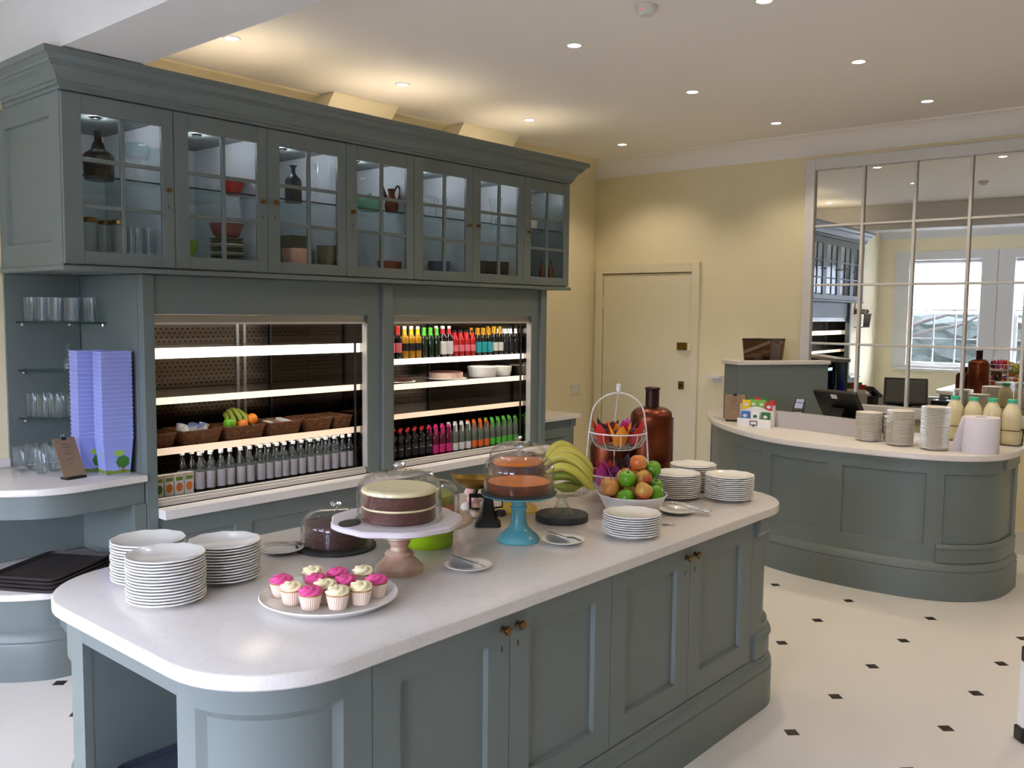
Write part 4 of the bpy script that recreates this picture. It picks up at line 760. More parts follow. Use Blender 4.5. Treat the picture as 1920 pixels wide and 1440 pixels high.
obj('hanger', MB().tube([(-0.07, 0, 0.11), (-0.07, 0, 0.068), (-0.035, 0, 0.066)], 0.005, 8), 'iron', ks, smooth=50); obj('hanger', MB().tube([(0.055, 0, 0.11), (0.055, 0, 0.075), (0.022, 0, 0.07)], 0.004, 8), 'iron', ks, smooth=50)
obj('pan_fork', MB().tube([(-0.05, 0, 0.127), (-0.045, 0, 0.145)], 0.008, 8), 'iron', ks); obj('weight', MB().lathe([(0, 0.04), (0.022, 0.04), (0.024, 0.05), (0.018, 0.062), (0, 0.064)], 20, c=(0.048, 0.0)), 'iron', ks, smooth=40)
pan = MB(); NP = 28
for k, (s_, z) in enumerate(((0.25, 0.146), (0.5, 0.150), (0.8, 0.170), (1.0, 0.192), (0.98, 0.192), (0.78, 0.173), (0.48, 0.153), (0.24, 0.149))):
    for i in range(NP):
        a = 2 * PI * i / NP; ex = 0.105 if math.cos(a) < 0 else 0.075; pan.v.append((-0.045 + ex * s_ * math.cos(a), 0.062 * s_ * math.sin(a) * (1 - 0.35 * (math.cos(a) < 0) * abs(math.cos(a)) ** 2), z + (0.012 * (math.cos(a) < -0.8) * (s_ > 0.9))))
for k in range(7): pan.f += [(k * NP + i, k * NP + (i + 1) % NP, (k + 1) * NP + (i + 1) % NP, (k + 1) * NP + i) for i in range(NP)]
pan.f += [tuple(reversed(range(NP))), tuple(range(7 * NP, 8 * NP))]; obj('brass_pan', pan, 'oldbrass', ks, smooth=50)
# wrapped meringues in a clear bag behind the scales
mg = thing('sweet_bag', 'small bag of pink and white meringues behind the scales', 'bag', (2.62, 2.465, ZI)); mat('mer_w', (244, 232, 222), 0.8); mat('mer_p', (240, 190, 184), 0.8)
for i, (x, y, z, c) in enumerate(((0, 0, 0, 'w'), (0.04, 0.01, 0, 'w'), (-0.035, 0.02, 0, 'w'), (0.005, 0.0, 0.032, 'p'), (-0.03, 0.01, 0.034, 'w'), (0.035, 0.0, 0.033, 'w'), (0, 0.005, 0.066, 'p'), (0.028, 0.0, 0.068, 'w'), (-0.02, 0.0, 0.095, 'p'))):
    obj('meringue', MB().lathe([(0, z), (0.02, z + 0.002), (0.024, z + 0.012), (0.018, z + 0.024), (0.008, z + 0.031), (0, z + 0.0315)], 16, c=(x, y), rf=lambda t, k, r, zz: (r * (1 + 0.06 * math.cos(6 * t)), 0)), 'mer_' + c, mg, smooth=50)
# 9 muffin tower
mt_ = thing('wire_stand', 'white two-tier wire stand of muffins with arched handle', 'stand', (3.345, 2.262, ZI), math.radians(-49))
def ringp(r, z, n=40): return [(r * math.cos(2 * PI * i / n), r * math.sin(2 * PI * i / n), z) for i in range(n)]
arch = [(-0.158, 0, 0.004), (-0.142, 0, 0.12), (-0.128, 0, 0.30)] + [(-0.120 * math.cos(a), 0, 0.36 + 0.115 * math.sin(a)) for a in [PI * i / 14 for i in range(15)]] + [(0.128, 0, 0.30), (0.142, 0, 0.12), (0.158, 0, 0.004)]
obj('handle_arch', MB().tube(arch, 0.0036, 8), 'wire', mt_, smooth=60); obj('finial', MB().lathe([(0, 0.479), (0.008, 0.479), (0.012, 0.495), (0.011, 0.512), (0.006, 0.516), (0, 0.517)], 16), 'wire', mt_, smooth=50)
obj('back_leg', MB().tube([(0, 0.10, 0.004), (0, 0.135, 0.30), (0, 0.02, 0.474)], 0.003, 8), 'wire', mt_, smooth=60)
for r, z, dpt, nm in ((0.128, 0.30, 0.075, 'upper_basket'), (0.138, 0.115, 0.08, 'lower_basket')):
    bk = obj(nm, MB().tube(ringp(r, z), 0.0032, 6, closed=True).tube(ringp(r * 0.55, z - dpt, 28), 0.0022, 6, closed=True), 'wire', mt_, smooth=60)
    for i in range(10):
        a = 2 * PI * (i + 0.5) / 10; obj('rib', MB().tube([(q * math.cos(a), q * math.sin(a), zz) for q, zz in ((r, z), (r * 0.96, z - dpt * 0.4), (r * 0.82, z - dpt * 0.8), (r * 0.55, z - dpt), (0.004, z - dpt))], 0.0018, 5), 'wire', bk, smooth=60)
    obj('mesh_lining', MB().lathe([(r * 0.985, z - 0.002), (r * 0.95, z - dpt * 0.4), (r * 0.81, z - dpt * 0.8), (r * 0.54, z - dpt + 0.003), (0, z - dpt + 0.003)], 40), 'plastic', bk, smooth=60)
def muffin(x, y, z, mt, rz, lb, tilt=0.0, s=0.92):
    t = thing('muffin', lb, 'muffin', (x, y, z), rz); t.rotation_euler = (tilt, 0, rz)
    n = 48; mb = MB(); rows = 6
    for k in range(rows):
        u = k / (rows - 1)
        for i in range(n):
            a = 2 * PI * i / n; pk = abs(((a * 2 / PI) % 1.0) * 2 - 1) * (0.7 + 0.6 * abs(math.sin(a + rz * 3))); zz = u * (0.054 + 0.050 * pk * u); r = 0.025 + 0.019 * u + 0.012 * u * u * pk
            mb.v.append((s * r * math.cos(a), s * r * math.sin(a), s * zz))
    for k in range(rows - 1): mb.f += [(k * n + i, k * n + (i + 1) % n, (k + 1) * n + (i + 1) % n, (k + 1) * n + i) for i in range(n)]
    mb.f.append(tuple(reversed(range(n)))); obj('tulip_wrap', mb, mt, t, smooth=50)
    obj('muffin_top', MB().lathe([(0, 0.003), (0.022 * s, 0.003), (0.038 * s, 0.045 * s), (0.040 * s, 0.056 * s), (0.028 * s, 0.070 * s), (0, 0.075 * s)], 24, rf=wob(0.03, 7, 1)), 'muffin', t, smooth=50); return t
wc = Vector((3.345, 2.262, 0))
def wpnt(a, f): v = wc + dR * a + dF * f; return v.x, v.y
for (a, f, mt, rz, nm) in ((-0.066, -0.016, 'p_red', 0.2, 'red'), (0.0, -0.066, 'p_orange', 0.9, 'orange'), (0.040, 0.054, 'p_pink', 0.4, 'pink'), (0.066, -0.016, 'p_red', 1.2, 'red'), (-0.040, 0.054, 'p_brown', 0.1, 'brown')):
    x, y = wpnt(a, f); muffin(x, y, ZI + 0.248, mt, rz, 'chocolate muffin in %s tulip paper on the upper tier%s' % (nm, '' if a < 0.06 else ' right by the copper bottle'))
for (a, f, mt, rz, nm) in ((-0.068, -0.018, 'p_pink', 0.5, 'pink'), (-0.002, -0.07, 'p_magenta', 0.9, 'purple'), (0.040, 0.05, 'p_brown', 0.3, 'dark brown'), (0.070, -0.02, 'p_orange', 0.7, 'orange'), (-0.042, 0.056, 'p_red', 0.2, 'red')):
    x, y = wpnt(a, f); muffin(x, y, ZI + (0.060 if nm != 'dark brown' else 0.085), mt, rz, 'chocolate muffin in %s tulip paper on the lower tier' % nm)
# 10 copper bottles
def bottle_c(name, x, y, r, hs, hn, rn, lb):
    t = thing(name, lb, 'bottle', (x, y, ZI)); prof = [(0, 0), (r * 0.93, 0), (r, 0.012)] + [(r, hs * 0.5)]
    for i in range(8): a = PI / 2 * i / 7; prof.append((rn + (r - rn) * math.cos(a), hs + (r - rn) * 0.75 * math.sin(a)))
    zt = hs + (r - rn) * 0.75; obj('bottle_body', MB().lathe(prof + [(0, zt)], 44), 'copper', t, smooth=50)
    obj('bottle_neck', MB().lathe([(rn - 0.002, zt - 0.002), (rn, zt), (rn, hn - 0.014), (rn * 1.12, hn - 0.01), (rn * 1.12, hn - 0.002), (rn * 0.95, hn), (rn * 0.8, hn - 0.004), (rn * 0.8, zt)], 28), 'copper_neck', t, smooth=40)
bottle_c('copper_bottle', 3.825, 2.385, 0.107, 0.315, 0.465, 0.034, 'tall brushed copper bottle with a dark narrow neck')
bottle_c('copper_bottle', 3.695, 2.545, 0.098, 0.16, 0.27, 0.026, 'squat copper flagon half hidden behind the muffin stand')
# 11 apples in a wire bowl
ac = Vector((3.125, 2.035, 0)); ab_ = thing('apple_bowl', 'round white mesh bowl heaped with apples', 'bowl', (ac.x, ac.y, ZI))
obj('bowl_wall', MB().lathe([(0, 0.0), (0.098, 0.0), (0.102, 0.006), (0.140, 0.080), (0.143, 0.083), (0.138, 0.083), (0.099, 0.008), (0, 0.006)], 48), 'wire', ab_, smooth=35)
obj('bowl_rim', MB().tube(ringp(0.1415, 0.084, 48), 0.003, 6, closed=True), 'wire', ab_, smooth=60)
ap_prof = [(0, -0.026), (0.008, -0.031), (0.018, -0.032), (0.030, -0.022), (0.036, -0.004), (0.0365, 0.008), (0.031, 0.022), (0.020, 0.030), (0.010, 0.0295), (0.004, 0.025), (0, 0.022)]
apm = {c: L2(ap_prof, 28, 'apple_flesh', c, 70) for c in ('apple_g', 'apple_r', 'apple_o')}
stm = MB().tube([(0, 0, 0.022), (0.002, 0, 0.034), (0.006, 0, 0.042)], 0.0014, 5).mesh('stalk'); stm.materials.append(MATS['stalk'])
APP = [(-0.085, -0.035, 0.085, 'o'), (-0.045, -0.078, 0.098, 'g'), (0.02, -0.085, 0.098, 'r'), (0.082, -0.058, 0.086, 'g'), (0.10, 0.015, 0.082, 'g'), (-0.10, 0.035, 0.10, 'o'), (-0.028, -0.042, 0.125, 'g'), (0.042, -0.02, 0.128, 'r'), (0.0, 0.03, 0.155, 'o'), (0.075, 0.055, 0.125, 'g'), (-0.04, 0.085, 0.09, 'r'), (0.035, 0.09, 0.09, 'o'), (-0.01, -0.01, 0.06, 'r'), (-0.035, 0.03, 0.118, 'r')]
APP = [[a * 0.98, f * 0.98, z + 0.018, c] for a, f, z, c in APP] + [[0.05 * math.cos(k_ * 1.2566), 0.05 * math.sin(k_ * 1.2566), 0.047, 'r'] for k_ in range(5)]
for it in range(150):                                        # settle the heap: push touching apples apart, keep them inside the bowl
    for i in range(len(APP)):
        for j in range(i):
            d_ = Vector(APP[i][:3]) - Vector(APP[j][:3]); l_ = d_.length or 1e-4
            if l_ < 0.0785:
                d_ *= (0.0785 - l_) / l_ / 2
                for k_ in range(3): APP[i][k_] += d_[k_]; APP[j][k_] -= d_[k_]
        rr = math.hypot(APP[i][0], APP[i][1]); lim = (0.100 + 0.038 * min(1, max(0, APP[i][2] - 0.012) / 0.08)) - 0.041 if APP[i][2] < 0.112 else 0.115
        if rr > lim: APP[i][0] *= lim / rr; APP[i][1] *= lim / rr
        APP[i][2] = max(0.046, APP[i][2] - 0.0004)
for a, f, z, c in APP:
    v = ac + dR * a + dF * f; nm = {'g': 'green', 'r': 'red and yellow', 'o': 'orange-blushed'}[c]
    t = thing('apple', '%s apple heaped in the white mesh bowl' % nm, 'apple', (v.x, v.y, ZI + z), random.uniform(0, 6), '%s apples in the bowl' % nm); t.rotation_euler = (random.uniform(-.6, .6), random.uniform(-.6, .6), random.uniform(0, 6))
    obj('apple_flesh', apm['apple_' + c], None, t); obj('stalk', stm, None, t)
# 12 trays
def tray(x, y, z, rz, w, d, mt, lb, grp=None):
    t = MB(); o = rrect(-w / 2, w / 2, -d / 2, d / 2, 0.04, 6); t.sweep(o, [(0, 0.0), (0.009, 0.017), (0.006, 0.017), (-0.002, 0.003)]); t.prism([(p[0] * 0.985, p[1] * 0.985) for p in o], 0.0, 0.003)
    return tag(obj('serving_tray', t, mt, None, (x, y, z), (0, 0, rz), smooth=40), lb, 'tray', grp)
for i in range(4): tray(1.80, 4.50, 0.413 + 0.0185 * i, math.radians(31), 0.44, 0.33, 'tray', 'dark brown serving tray in the stack on the rounded shelf', 'trays stacked on the rounded shelf')
tray(1.335, 2.235, 0.4065, 0, 0.40, 0.46, 'tray_blue', 'single dark blue-grey tray in the island niche')

# ================================================================== ALCOVE: tumblers, cruet, boxes, clip stand
tum_m = L2([(0, 0), (0.027, 0), (0.029, 0.003), (0.033, 0.126), (0.0318, 0.126), (0.0275, 0.008), (0, 0.008)], 28, 'tumbler', 'tumbler', 40)
def tumbler(x, y, z, lb, grp):
    dx_, dy_ = x - 2.18, y - 4.998; r_ = math.hypot(dx_, dy_)
    if z > 1 and r_ > 0.285: x = 2.18 + dx_ * 0.285 / r_; y = 4.998 + dy_ * 0.285 / r_
    return tag(obj('tumbler', tum_m, None, None, (x, y, z)), lb, 'glass', grp)
POL = [(2.18 - r_ * math.cos(math.radians(q_)), 4.998 - r_ * math.sin(math.radians(q_))) for r_, q_ in ((.28, 9), (.28, 25), (.28, 41), (.28, 57), (.28, 76), (.203, 14), (.203, 36), (.203, 60))]
for x, y in POL: tumbler(x, y, 1.6552, 'clear straight tumbler on the top glass shelf', 'tumblers on the top glass shelf')
for x, y in POL[:4] + POL[5:]: tumbler(x, y, 1.1552, 'clear straight tumbler on the lowest glass shelf', 'tumblers on the lowest glass shelf')
for x, y in ((1.80, 4.86), (1.86, 4.80), (1.88, 4.91), (1.92, 4.73), (1.94, 4.83), (1.96, 4.93), (1.99, 4.755), (2.02, 4.87), (1.84, 4.70)): tumbler(x, y, ZI, 'clear straight tumbler standing on the rounded stone worktop', 'tumblers on the rounded worktop')
cr = thing('glass_cruet', 'small glass cruet alone on the middle glass shelf', 'bottle', (2.02, 4.78, 1.4052)); obj('cruet_body', MB().lathe([(0, 0), (0.026, 0), (0.028, 0.004), (0.028, 0.05), (0.018, 0.068), (0.008, 0.078), (0.008, 0.12), (0.011, 0.124), (0.007, 0.124), (0.006, 0.08), (0.025, 0.05), (0.025, 0.004), (0, 0.004)], 24), 'tumbler', cr, smooth=40); obj('stopper', MB().lathe([(0, 0.1245), (0.006, 0.1245), (0.009, 0.132), (0.006, 0.14), (0, 0.141)], 14), 'tumbler', cr, smooth=40)
# nested cardboard lunch boxes
def frus(w0, d0, w1, d1, h_, t):
    b = MB(); A = [(-w0 / 2, -d0 / 2), (w0 / 2, -d0 / 2), (w0 / 2, d0 / 2), (-w0 / 2, d0 / 2)]; C = [(-w1 / 2, -d1 / 2), (w1 / 2, -d1 / 2), (w1 / 2, d1 / 2), (-w1 / 2, d1 / 2)]
    sh = lambda q, e: [(x - math.copysign(e, x), y - math.copysign(e, y)) for x, y in q]
    b.v = [(x, y, 0) for x, y in A] + [(x, y, h_) for x, y in C] + [(x, y, h_) for x, y in sh(C, t)] + [(x, y, t) for x, y in sh(A, t)]
    for r in range(3): b.f += [(r * 4 + i, r * 4 + (i + 1) % 4, r * 4 + 4 + (i + 1) % 4, r * 4 + 4 + i) for i in range(4)]
    b.f += [(3, 2, 1, 0), (12, 13, 14, 15)]; return b
BW, BD, BH = 0.118, 0.098, 0.185
box_m = frus(BW, BD, BW + 0.030, BD + 0.026, BH, 0.0007).mesh('lunch_box'); box_m.materials.append(MATS['lavender'])
rim_m = MB().sweep([(-0.074, -0.062), (0.074, -0.062), (0.074, 0.062), (-0.074, 0.062)], [(-0.0005, BH - 0.004), (0.0028, BH - 0.003), (0.0028, BH), (-0.0005, BH)]).mesh('rim'); rim_m.materials.append(MATS['card_edge'])
def printed(par):
    # flat print on the front panel: grass strip, tree, oranges, green badge
    sl_ = math.atan2(0.013, BH); yf = lambda z: -(BD / 2 + 0.013 * z / BH) - 0.0006
    def flat(name, pts, mt): 
        mb = MB().add([(x, yf(z), z) for x, z in pts], [tuple(range(len(pts)))]); obj(name, mb, mt, par)
    flat('grass_print', [(-0.058, 0.003), (0.058, 0.003), (0.059, 0.018), (0.02, 0.024), (-0.02, 0.018), (-0.059, 0.026)], 'grass_p')
    flat('trunk_print', [(0.016, 0.012), (0.03, 0.012), (0.027, 0.04), (0.019, 0.04)], 'orange_p')
    flat('tree_print', [(0.022 + 0.031 * math.cos(2 * PI * i / 14) * (1 + 0.12 * (i % 2)), 0.062 + 0.030 * math.sin(2 * PI * i / 14) * (1 + 0.12 * (i % 2))) for i in range(14)], 'leaf')
    flat('badge_print', [(-0.020, 0.118), (0.026, 0.122), (0.029, 0.105), (0.014, 0.092), (-0.006, 0.094), (-0.018, 0.102)], 'lime')
    xs = lambda z: -(BW / 2 + 0.015 * z / BH) - 0.0006
    obj('side_grass_print', MB().add([(xs(z), y, z) for y, z in ((-0.048, 0.003), (0.048, 0.003), (0.048, 0.02), (-0.048, 0.026))], [(0, 1, 2, 3)]), 'grass_p', par)
    obj('side_badge_print', MB().add([(xs(0.1 + 0.012 * math.sin(2 * PI * i / 10)), -0.02 + 0.012 * math.cos(2 * PI * i / 10), 0.1 + 0.012 * math.sin(2 * PI * i / 10)) for i in range(10)], [tuple(range(10))]), 'lime', par)
for (x, y, n, lb) in ((2.04, 4.5925, 21, 'lavender cardboard lunch box nested in the rear stack'), (2.095, 4.455, 21, 'lavender cardboard lunch box nested in the stack beside the post')):
    for i in range(n):
        t = tag(obj('lunch_box', box_m, None, None, (x, y, ZI + 0.0215 * i), (0, 0, math.radians(-6))), lb if i else lb.replace('nested in', 'printed with a tree, bottom of'), 'box', 'nested lunch boxes')
        obj('rim', rim_m, None, t)
        if i == 0: printed(t)
def clip_stand(x, y, rz, lb, w=0.105, h_=0.16, lean=14):
    t = thing('menu_stand', lb, 'menu', (x, y, ZI), rz); tilt = Matrix.Rotation(math.radians(-lean), 4, 'X')
    obj('foot', MB().box(-w * 0.45, w * 0.45, -0.005, 0.05, 0, 0.012), 'plastic_black', t, bev=0.002)
    c = MB().box(-w / 2, w / 2, -0.0015, 0.0015, 0.0, h_).xf(Matrix.Translation((0, 0.012, 0.0125)) @ tilt); obj('kraft_board', c, 'kraft', t)
    k = MB().box(-0.013, 0.013, -0.006, 0.006, h_ - 0.012, h_ + 0.004).xf(Matrix.Translation((0, 0.012, 0.0125)) @ tilt); obj('clip', k, 'plastic_black', t, bev=0.002)
    obj('clip_wire', MB().tube([(-0.008, 0, h_ + 0.004), (-0.006, 0, h_ + 0.016), (0.006, 0, h_ + 0.016), (0.008, 0, h_ + 0.004)], 0.0012, 6).xf(Matrix.Translation((0, 0.012, 0.0125)) @ tilt), 'chrome', t)
    for i, (hw_, z) in enumerate(((0.018, 0.82), (0.026, 0.74), (0.012, 0.66), (0.022, 0.58), (0.020, 0.44))):
        obj('printed_line', MB().box(-hw_, hw_, -0.0021, -0.0016, h_ * z, h_ * z + 0.0022).xf(Matrix.Translation((0, 0.012, 0.0125)) @ tilt), 'ink', t)
    return t
clip_stand(1.895, 4.43, math.radians(10), 'kraft paper menu clipped to a black stand on the rounded worktop', 0.115, 0.20, 26)

# ================================================================== FRIDGE CONTENTS
def bottle_kit(name, h, r, rn, body, cap, label=None, lz=(0.12, 0.55), capz=0.9, foil=None, extra=None):
    sh = 0.60; kit = []
    prof = [(0, 0), (r * 0.94, 0), (r, 0.004), (r, h * sh), (r * 0.93, h * (sh + 0.05)), (r * 0.6, h * (sh + 0.13)), (rn * 1.05, h * (sh + 0.19)), (rn, h * 0.93), (rn, h * 0.985), (0, h * 0.985)]
    kit.append(('bottle_glass', L2(prof, 18, 'bottle_glass', body, 45)))
    kit.append(('cap', L2([(rn * 1.02, h * 0.92), (rn * 1.22, h * 0.92), (rn * 1.22, h * 0.995), (rn * 1.1, h), (0, h)], 14, 'cap', cap, 40)))
    if label: kit.append(('paper_label', L2([(r + 0.0004, h * lz[0]), (r + 0.0008, h * lz[0]), (r + 0.0008, h * lz[1]), (r + 0.0004, h * lz[1])], 18, 'paper_label', label, 40, closed=True)))
    if foil: kit.append(('neck_foil', L2([(rn * 1.06, h * 0.92), (rn * 1.08, h * 0.80), (rn * 1.45, h * 0.755), (rn * 1.52, h * 0.75), (rn * 1.2, h * 0.81), (rn * 1.16, h * 0.92)], 16, 'neck_foil', foil, 40, closed=True)))
    if extra == 'tag':   # hanging paper neck tag
        me = MB().box(-0.0085, 0.0085, -rn * 1.5 - 0.003, -rn * 1.5 - 0.002, h * 0.70, h * 0.93).mesh('neck_tag'); me.materials.append(MATS[cap if cap != 'cap_w' else 'label_w']); kit.append(('neck_tag', me))
    if extra == 'script':
        pts = [(-0.017 + 0.034 * i / 9, -(r + 0.0012) * math.sqrt(max(0, 1 - ((-0.017 + 0.034 * i / 9) / r) ** 2)) - 0.0008, h * 0.36 + 0.005 * math.sin(i * 2.4)) for i in range(10)]
        me = MB().tube(pts, 0.0009, 5).mesh('white_script'); me.materials.append(MATS['label_w']); kit.append(('white_script', me))
    return kit
def put(kit, x, y, z, name, lb, grp):
    t = thing(name, lb, 'bottle', (x, y, z), random.uniform(-0.25, 0.25), grp)
    for nm, me in kit: obj(nm, me, None, t)
# left fridge, floor: juice cartons and water bottles
mat('label_grey', (178, 172, 172), 0.6, noise=0.15, nscale=120)
water = bottle_kit('w', 0.212, 0.0262, 0.0105, 'clearbottle', 'cap_w', 'label_grey', (0.06, 0.50))
WX = [2.562, 2.625, 2.691, 2.747, 2.815, 2.875, 2.946, 3.0, 3.056, 3.108, 3.169, 3.229, 3.293, 3.353, 3.409, 3.474, 3.538, 3.593]
ZF = 0.7422
for x in WX: put(water, x, 4.455, ZF, 'water_bottle', 'clear glass water bottle with white cap in the front row', 'front row of water bottles')
for i in range(19): put(water, 2.50 + 0.0585 * i, 4.525 + 0.004 * (i % 2), ZF, 'water_bottle', 'clear glass water bottle with white cap in the second row', 'second row of water bottles')
for x, c, lb in ((2.315, 'leaf', 'green-printed juice carton at the end of the bottle row'), (2.372, 'label_red', 'red-printed juice carton beside the green one'), (2.429, 'label_red', 'red-printed juice carton between two red ones'), (2.486, 'label_red', 'red-printed juice carton beside the water bottles')):
    t = thing('juice_carton', lb, 'carton', (x, 4.45, ZF)); obj('carton', B(-0.026, 0.026, -0.02, 0.02, 0, 0.115), 'kraft' if c == 'x' else 'ceramic_warm', t, bev=0.002)
    obj('fruit_print', MB().add([(0.019 * math.cos(2 * PI * i / 12), -0.0206, 0.042 + 0.024 * math.sin(2 * PI * i / 12)) for i in range(12)], [tuple(range(12))]), c if c == 'leaf' else 'orange_p', t); obj('band_print', B(-0.02, 0.02, -0.0206, -0.0202, 0.078, 0.098), 'grass_p', t); obj('edge_line', B(-0.0255, 0.0255, -0.0206, -0.0202, 0.107, 0.111), 'foil_gold', t)
# wicker baskets on the third shelf
def basket(x, y, z, w, d, h_, lb):
    t = thing('wicker_basket', lb, 'basket', (x, y, z)); b = frus(w - 0.03, d - 0.03, w, d, h_, 0.008); obj('basket_weave', b, 'wicker', t)
    for k in range(1, 6):
        f = k / 6; hw_, hd_ = (w - 0.03 + 0.03 * f) / 2 + 0.001, (d - 0.03 + 0.03 * f) / 2 + 0.001
        obj('woven_row', MB().tube([(-hw_, -hd_, h_ * f), (hw_, -hd_, h_ * f), (hw_, hd_, h_ * f), (-hw_, hd_, h_ * f)], 0.0032, 6, closed=True), 'wicker', t, smooth=60)
    obj('basket_rim', MB().tube([(-w / 2, -d / 2, h_), (w / 2, -d / 2, h_), (w / 2, d / 2, h_), (-w / 2, d / 2, h_)], 0.006, 6, closed=True), 'wicker', t, smooth=60); return t
ZK = 1.0
for x0, x1, lb in ((2.24, 2.425, 'wicker basket at the end of the shelf beside the post'), (2.465, 2.692, 'wicker basket full of white yogurt pots'), (2.736, 2.972, 'wicker basket of bananas and oranges'), (3.01, 3.225, 'wicker basket with wrapped bars beside the fruit basket'), (3.27, 3.455, 'empty wicker basket near the steel upright'), (3.48, 3.61, 'narrow empty wicker basket next to the mid post')):
    basket((x0 + x1) / 2, 4.56, ZK, x1 - x0, 0.22, 0.07, lb)
pot_m = L2([(0, 0), (0.021, 0), (0.027, 0.045), (0.029, 0.046), (0.029, 0.049), (0, 0.049)], 18, 'pot_body', 'cap_w', 40); lid_m = L2([(0, 0.0492), (0.0285, 0.0492), (0.0285, 0.051), (0, 0.051)], 18, 'foil_lid', 'bluebowl', 40)
for i, (x, y, dz) in enumerate(((2.517, 4.505, .044), (2.56, 4.52, .044), (2.62, 4.51, .046), (2.640, 4.56, .048), (2.59, 4.575, .046), (2.53, 4.60, .046))):
    t = thing('yogurt_pot', 'small white yogurt pot piled in a wicker basket', 'pot', (x, y, ZK + dz), random.uniform(0, 6), 'yogurt pots in the basket'); t.rotation_euler = (random.uniform(-.4, .4), random.uniform(-.4, .4), 0); obj('pot_body', pot_m, None, t); obj('foil_lid', lid_m, None, t)
for i, (a, z) in enumerate(((-0.055, 0.10), (-0.03, 0.118), (0.0, 0.126), (0.03, 0.12), (0.055, 0.104))):
    banana([(2.845 + a * 0.5, 4.62, ZK + z + 0.02), (2.845 + a * 0.9, 4.57, ZK + z + 0.028), (2.845 + a * 1.2, 4.52, ZK + z), (2.845 + a * 1.3, 4.485, ZK + z - 0.035)], 'banana_g', 'green banana fanned over the fridge fruit basket', 0.0145, 'bananas in the fridge basket')
def apple_at(x, y, z, c, lb):
    t = thing('apple', lb, 'apple', (x, y, z)); obj('apple_flesh', apm[c], None, t); obj('stalk', stm, None, t)
apple_at(2.778, 4.50, ZK + 0.084, 'apple_g', 'green apple in the fridge basket below the bananas')
for x, y, z, lb in ((2.925, 4.505, 0.10, 'orange resting at the corner of the fridge fruit basket'), (2.858, 4.500, 0.074, 'orange half hidden between apple and bananas')): tag(obj('orange', L2([(0, -0.034), (0.014, -0.031), (0.027, -0.02), (0.034, 0), (0.027, 0.02), (0.012, 0.0315), (0, 0.033)], 24, 'orange', 'orange_f', 70), None, None, (x, y, ZK + z)), lb, 'fruit')
for i, (x, y) in enumerate(((3.06, 4.53), (3.11, 4.56), (3.165, 4.54))): tag(obj('wrapped_bar', B(-0.022, 0.022, -0.05, 0.05, 0, 0.02), 'label_w' if i != 1 else 'kraft', None, (x, y, ZK + 0.05 + 0.004 * i), (0.15, 0.05, 0.1 * i), bev=0.004), ('pale wrapped bar lying in a wicker basket' if i != 1 else 'brown wrapped bar between two pale ones in a basket'), 'snack', 'wrapped bars in the basket')
# right fridge, top shelf
ZT_ = 1.4122
kits = {'cola': bottle_kit('a', 0.215, 0.0255, 0.010, 'cola', 'cap_red', 'label_pink', (0.2, 0.5), foil='cap_red'), 'amber': bottle_kit('b', 0.215, 0.0255, 0.010, 'amber', 'cap_w', 'label_black', (0.25, 0.48), foil='tag_yellow'),
        'beer': bottle_kit('c', 0.205, 0.024, 0.010, 'greenglass', 'label_green', None, foil='label_green'), 'white': bottle_kit('d', 0.215, 0.0285, 0.010, 'cola', 'cap_w', 'label_w', (0.1, 0.52), foil='cap_red'),
        'red': bottle_kit('e', 0.185, 0.024, 0.010, 'redglass', 'label_black', 'label_pink', (0.2, 0.45), foil='label_red'), 'teal': bottle_kit('f', 0.20, 0.025, 0.010, 'cola', 'foil_gold', 'label_teal', (0.12, 0.5), foil='foil_gold'),
        'fizz': bottle_kit('g', 0.21, 0.026, 0.0105, 'cola', 'foil_gold', 'label_w', (0.15, 0.45), foil='foil_gold'), 'dark': bottle_kit('h', 0.21, 0.024, 0.010, 'cola', 'label_black', 'label_black', (0.15, 0.45), foil='cap_w')}
names = {'cola': 'black drink bottle with pink label and red cap', 'amber': 'amber drink bottle with black label', 'beer': 'dark green beer bottle with bright green foil', 'white': 'dark bottle with a large white label', 'red': 'red drink bottle with black cap', 'teal': 'dark bottle with a teal label and gold cap', 'fizz': 'dark bottle with white label and gold foil', 'dark': 'plain black bottle with white neck foil'}
seq = ['cola'] * 3 + ['amber'] * 3 + ['beer'] * 3 + ['white'] * 2 + ['red'] * 4 + ['teal'] * 3 + ['fizz'] * 2 + ['dark'] * 3
xs_ = [3.885 + 1.31 * i / (len(seq) - 1) for i in range(len(seq))]
for x, k in zip(xs_, seq):
    put(kits[k], x, 4.46, ZT_, 'drink_bottle', names[k] + ' on the top fridge shelf, front row', 'front row: ' + names[k]); put(kits[k], x + 0.006, 4.535, ZT_, 'drink_bottle', names[k] + ' on the top fridge shelf, second row', 'second row: ' + names[k])
# right fridge, middle shelf
ZM_ = 1.2462
cake('fridge_cake', 4.10, 4.58, ZM_, [('plate', [(0, 0), (0.10, 0), (0.13, 0.008), (0.128, 0.011), (0, 0.008)], 'ceramic', None), ('cake', [(0, 0.0085), (0.105, 0.0085), (0.11, 0.012), (0.11, 0.035), (0, 0.038)], 'choc', None)], 'low chocolate cake on a white plate inside the fridge')
cake('cheesecake', 4.56, 4.57, ZM_, [('plate', [(0, 0), (0.12, 0), (0.15, 0.008), (0.148, 0.011), (0, 0.008)], 'ceramic', None), ('cheesecake', [(0, 0.0085), (0.118, 0.0085), (0.122, 0.012), (0.122, 0.05), (0, 0.052)], 'cheese', wob(0.004, 9, 0)), ('crumb_top', [(0, 0.0522), (0.118, 0.0505), (0.118, 0.056), (0, 0.058)], 'choc2', wob(0.01, 13, 0))], 'pale pink cheesecake with crumb top on a plate in the fridge')
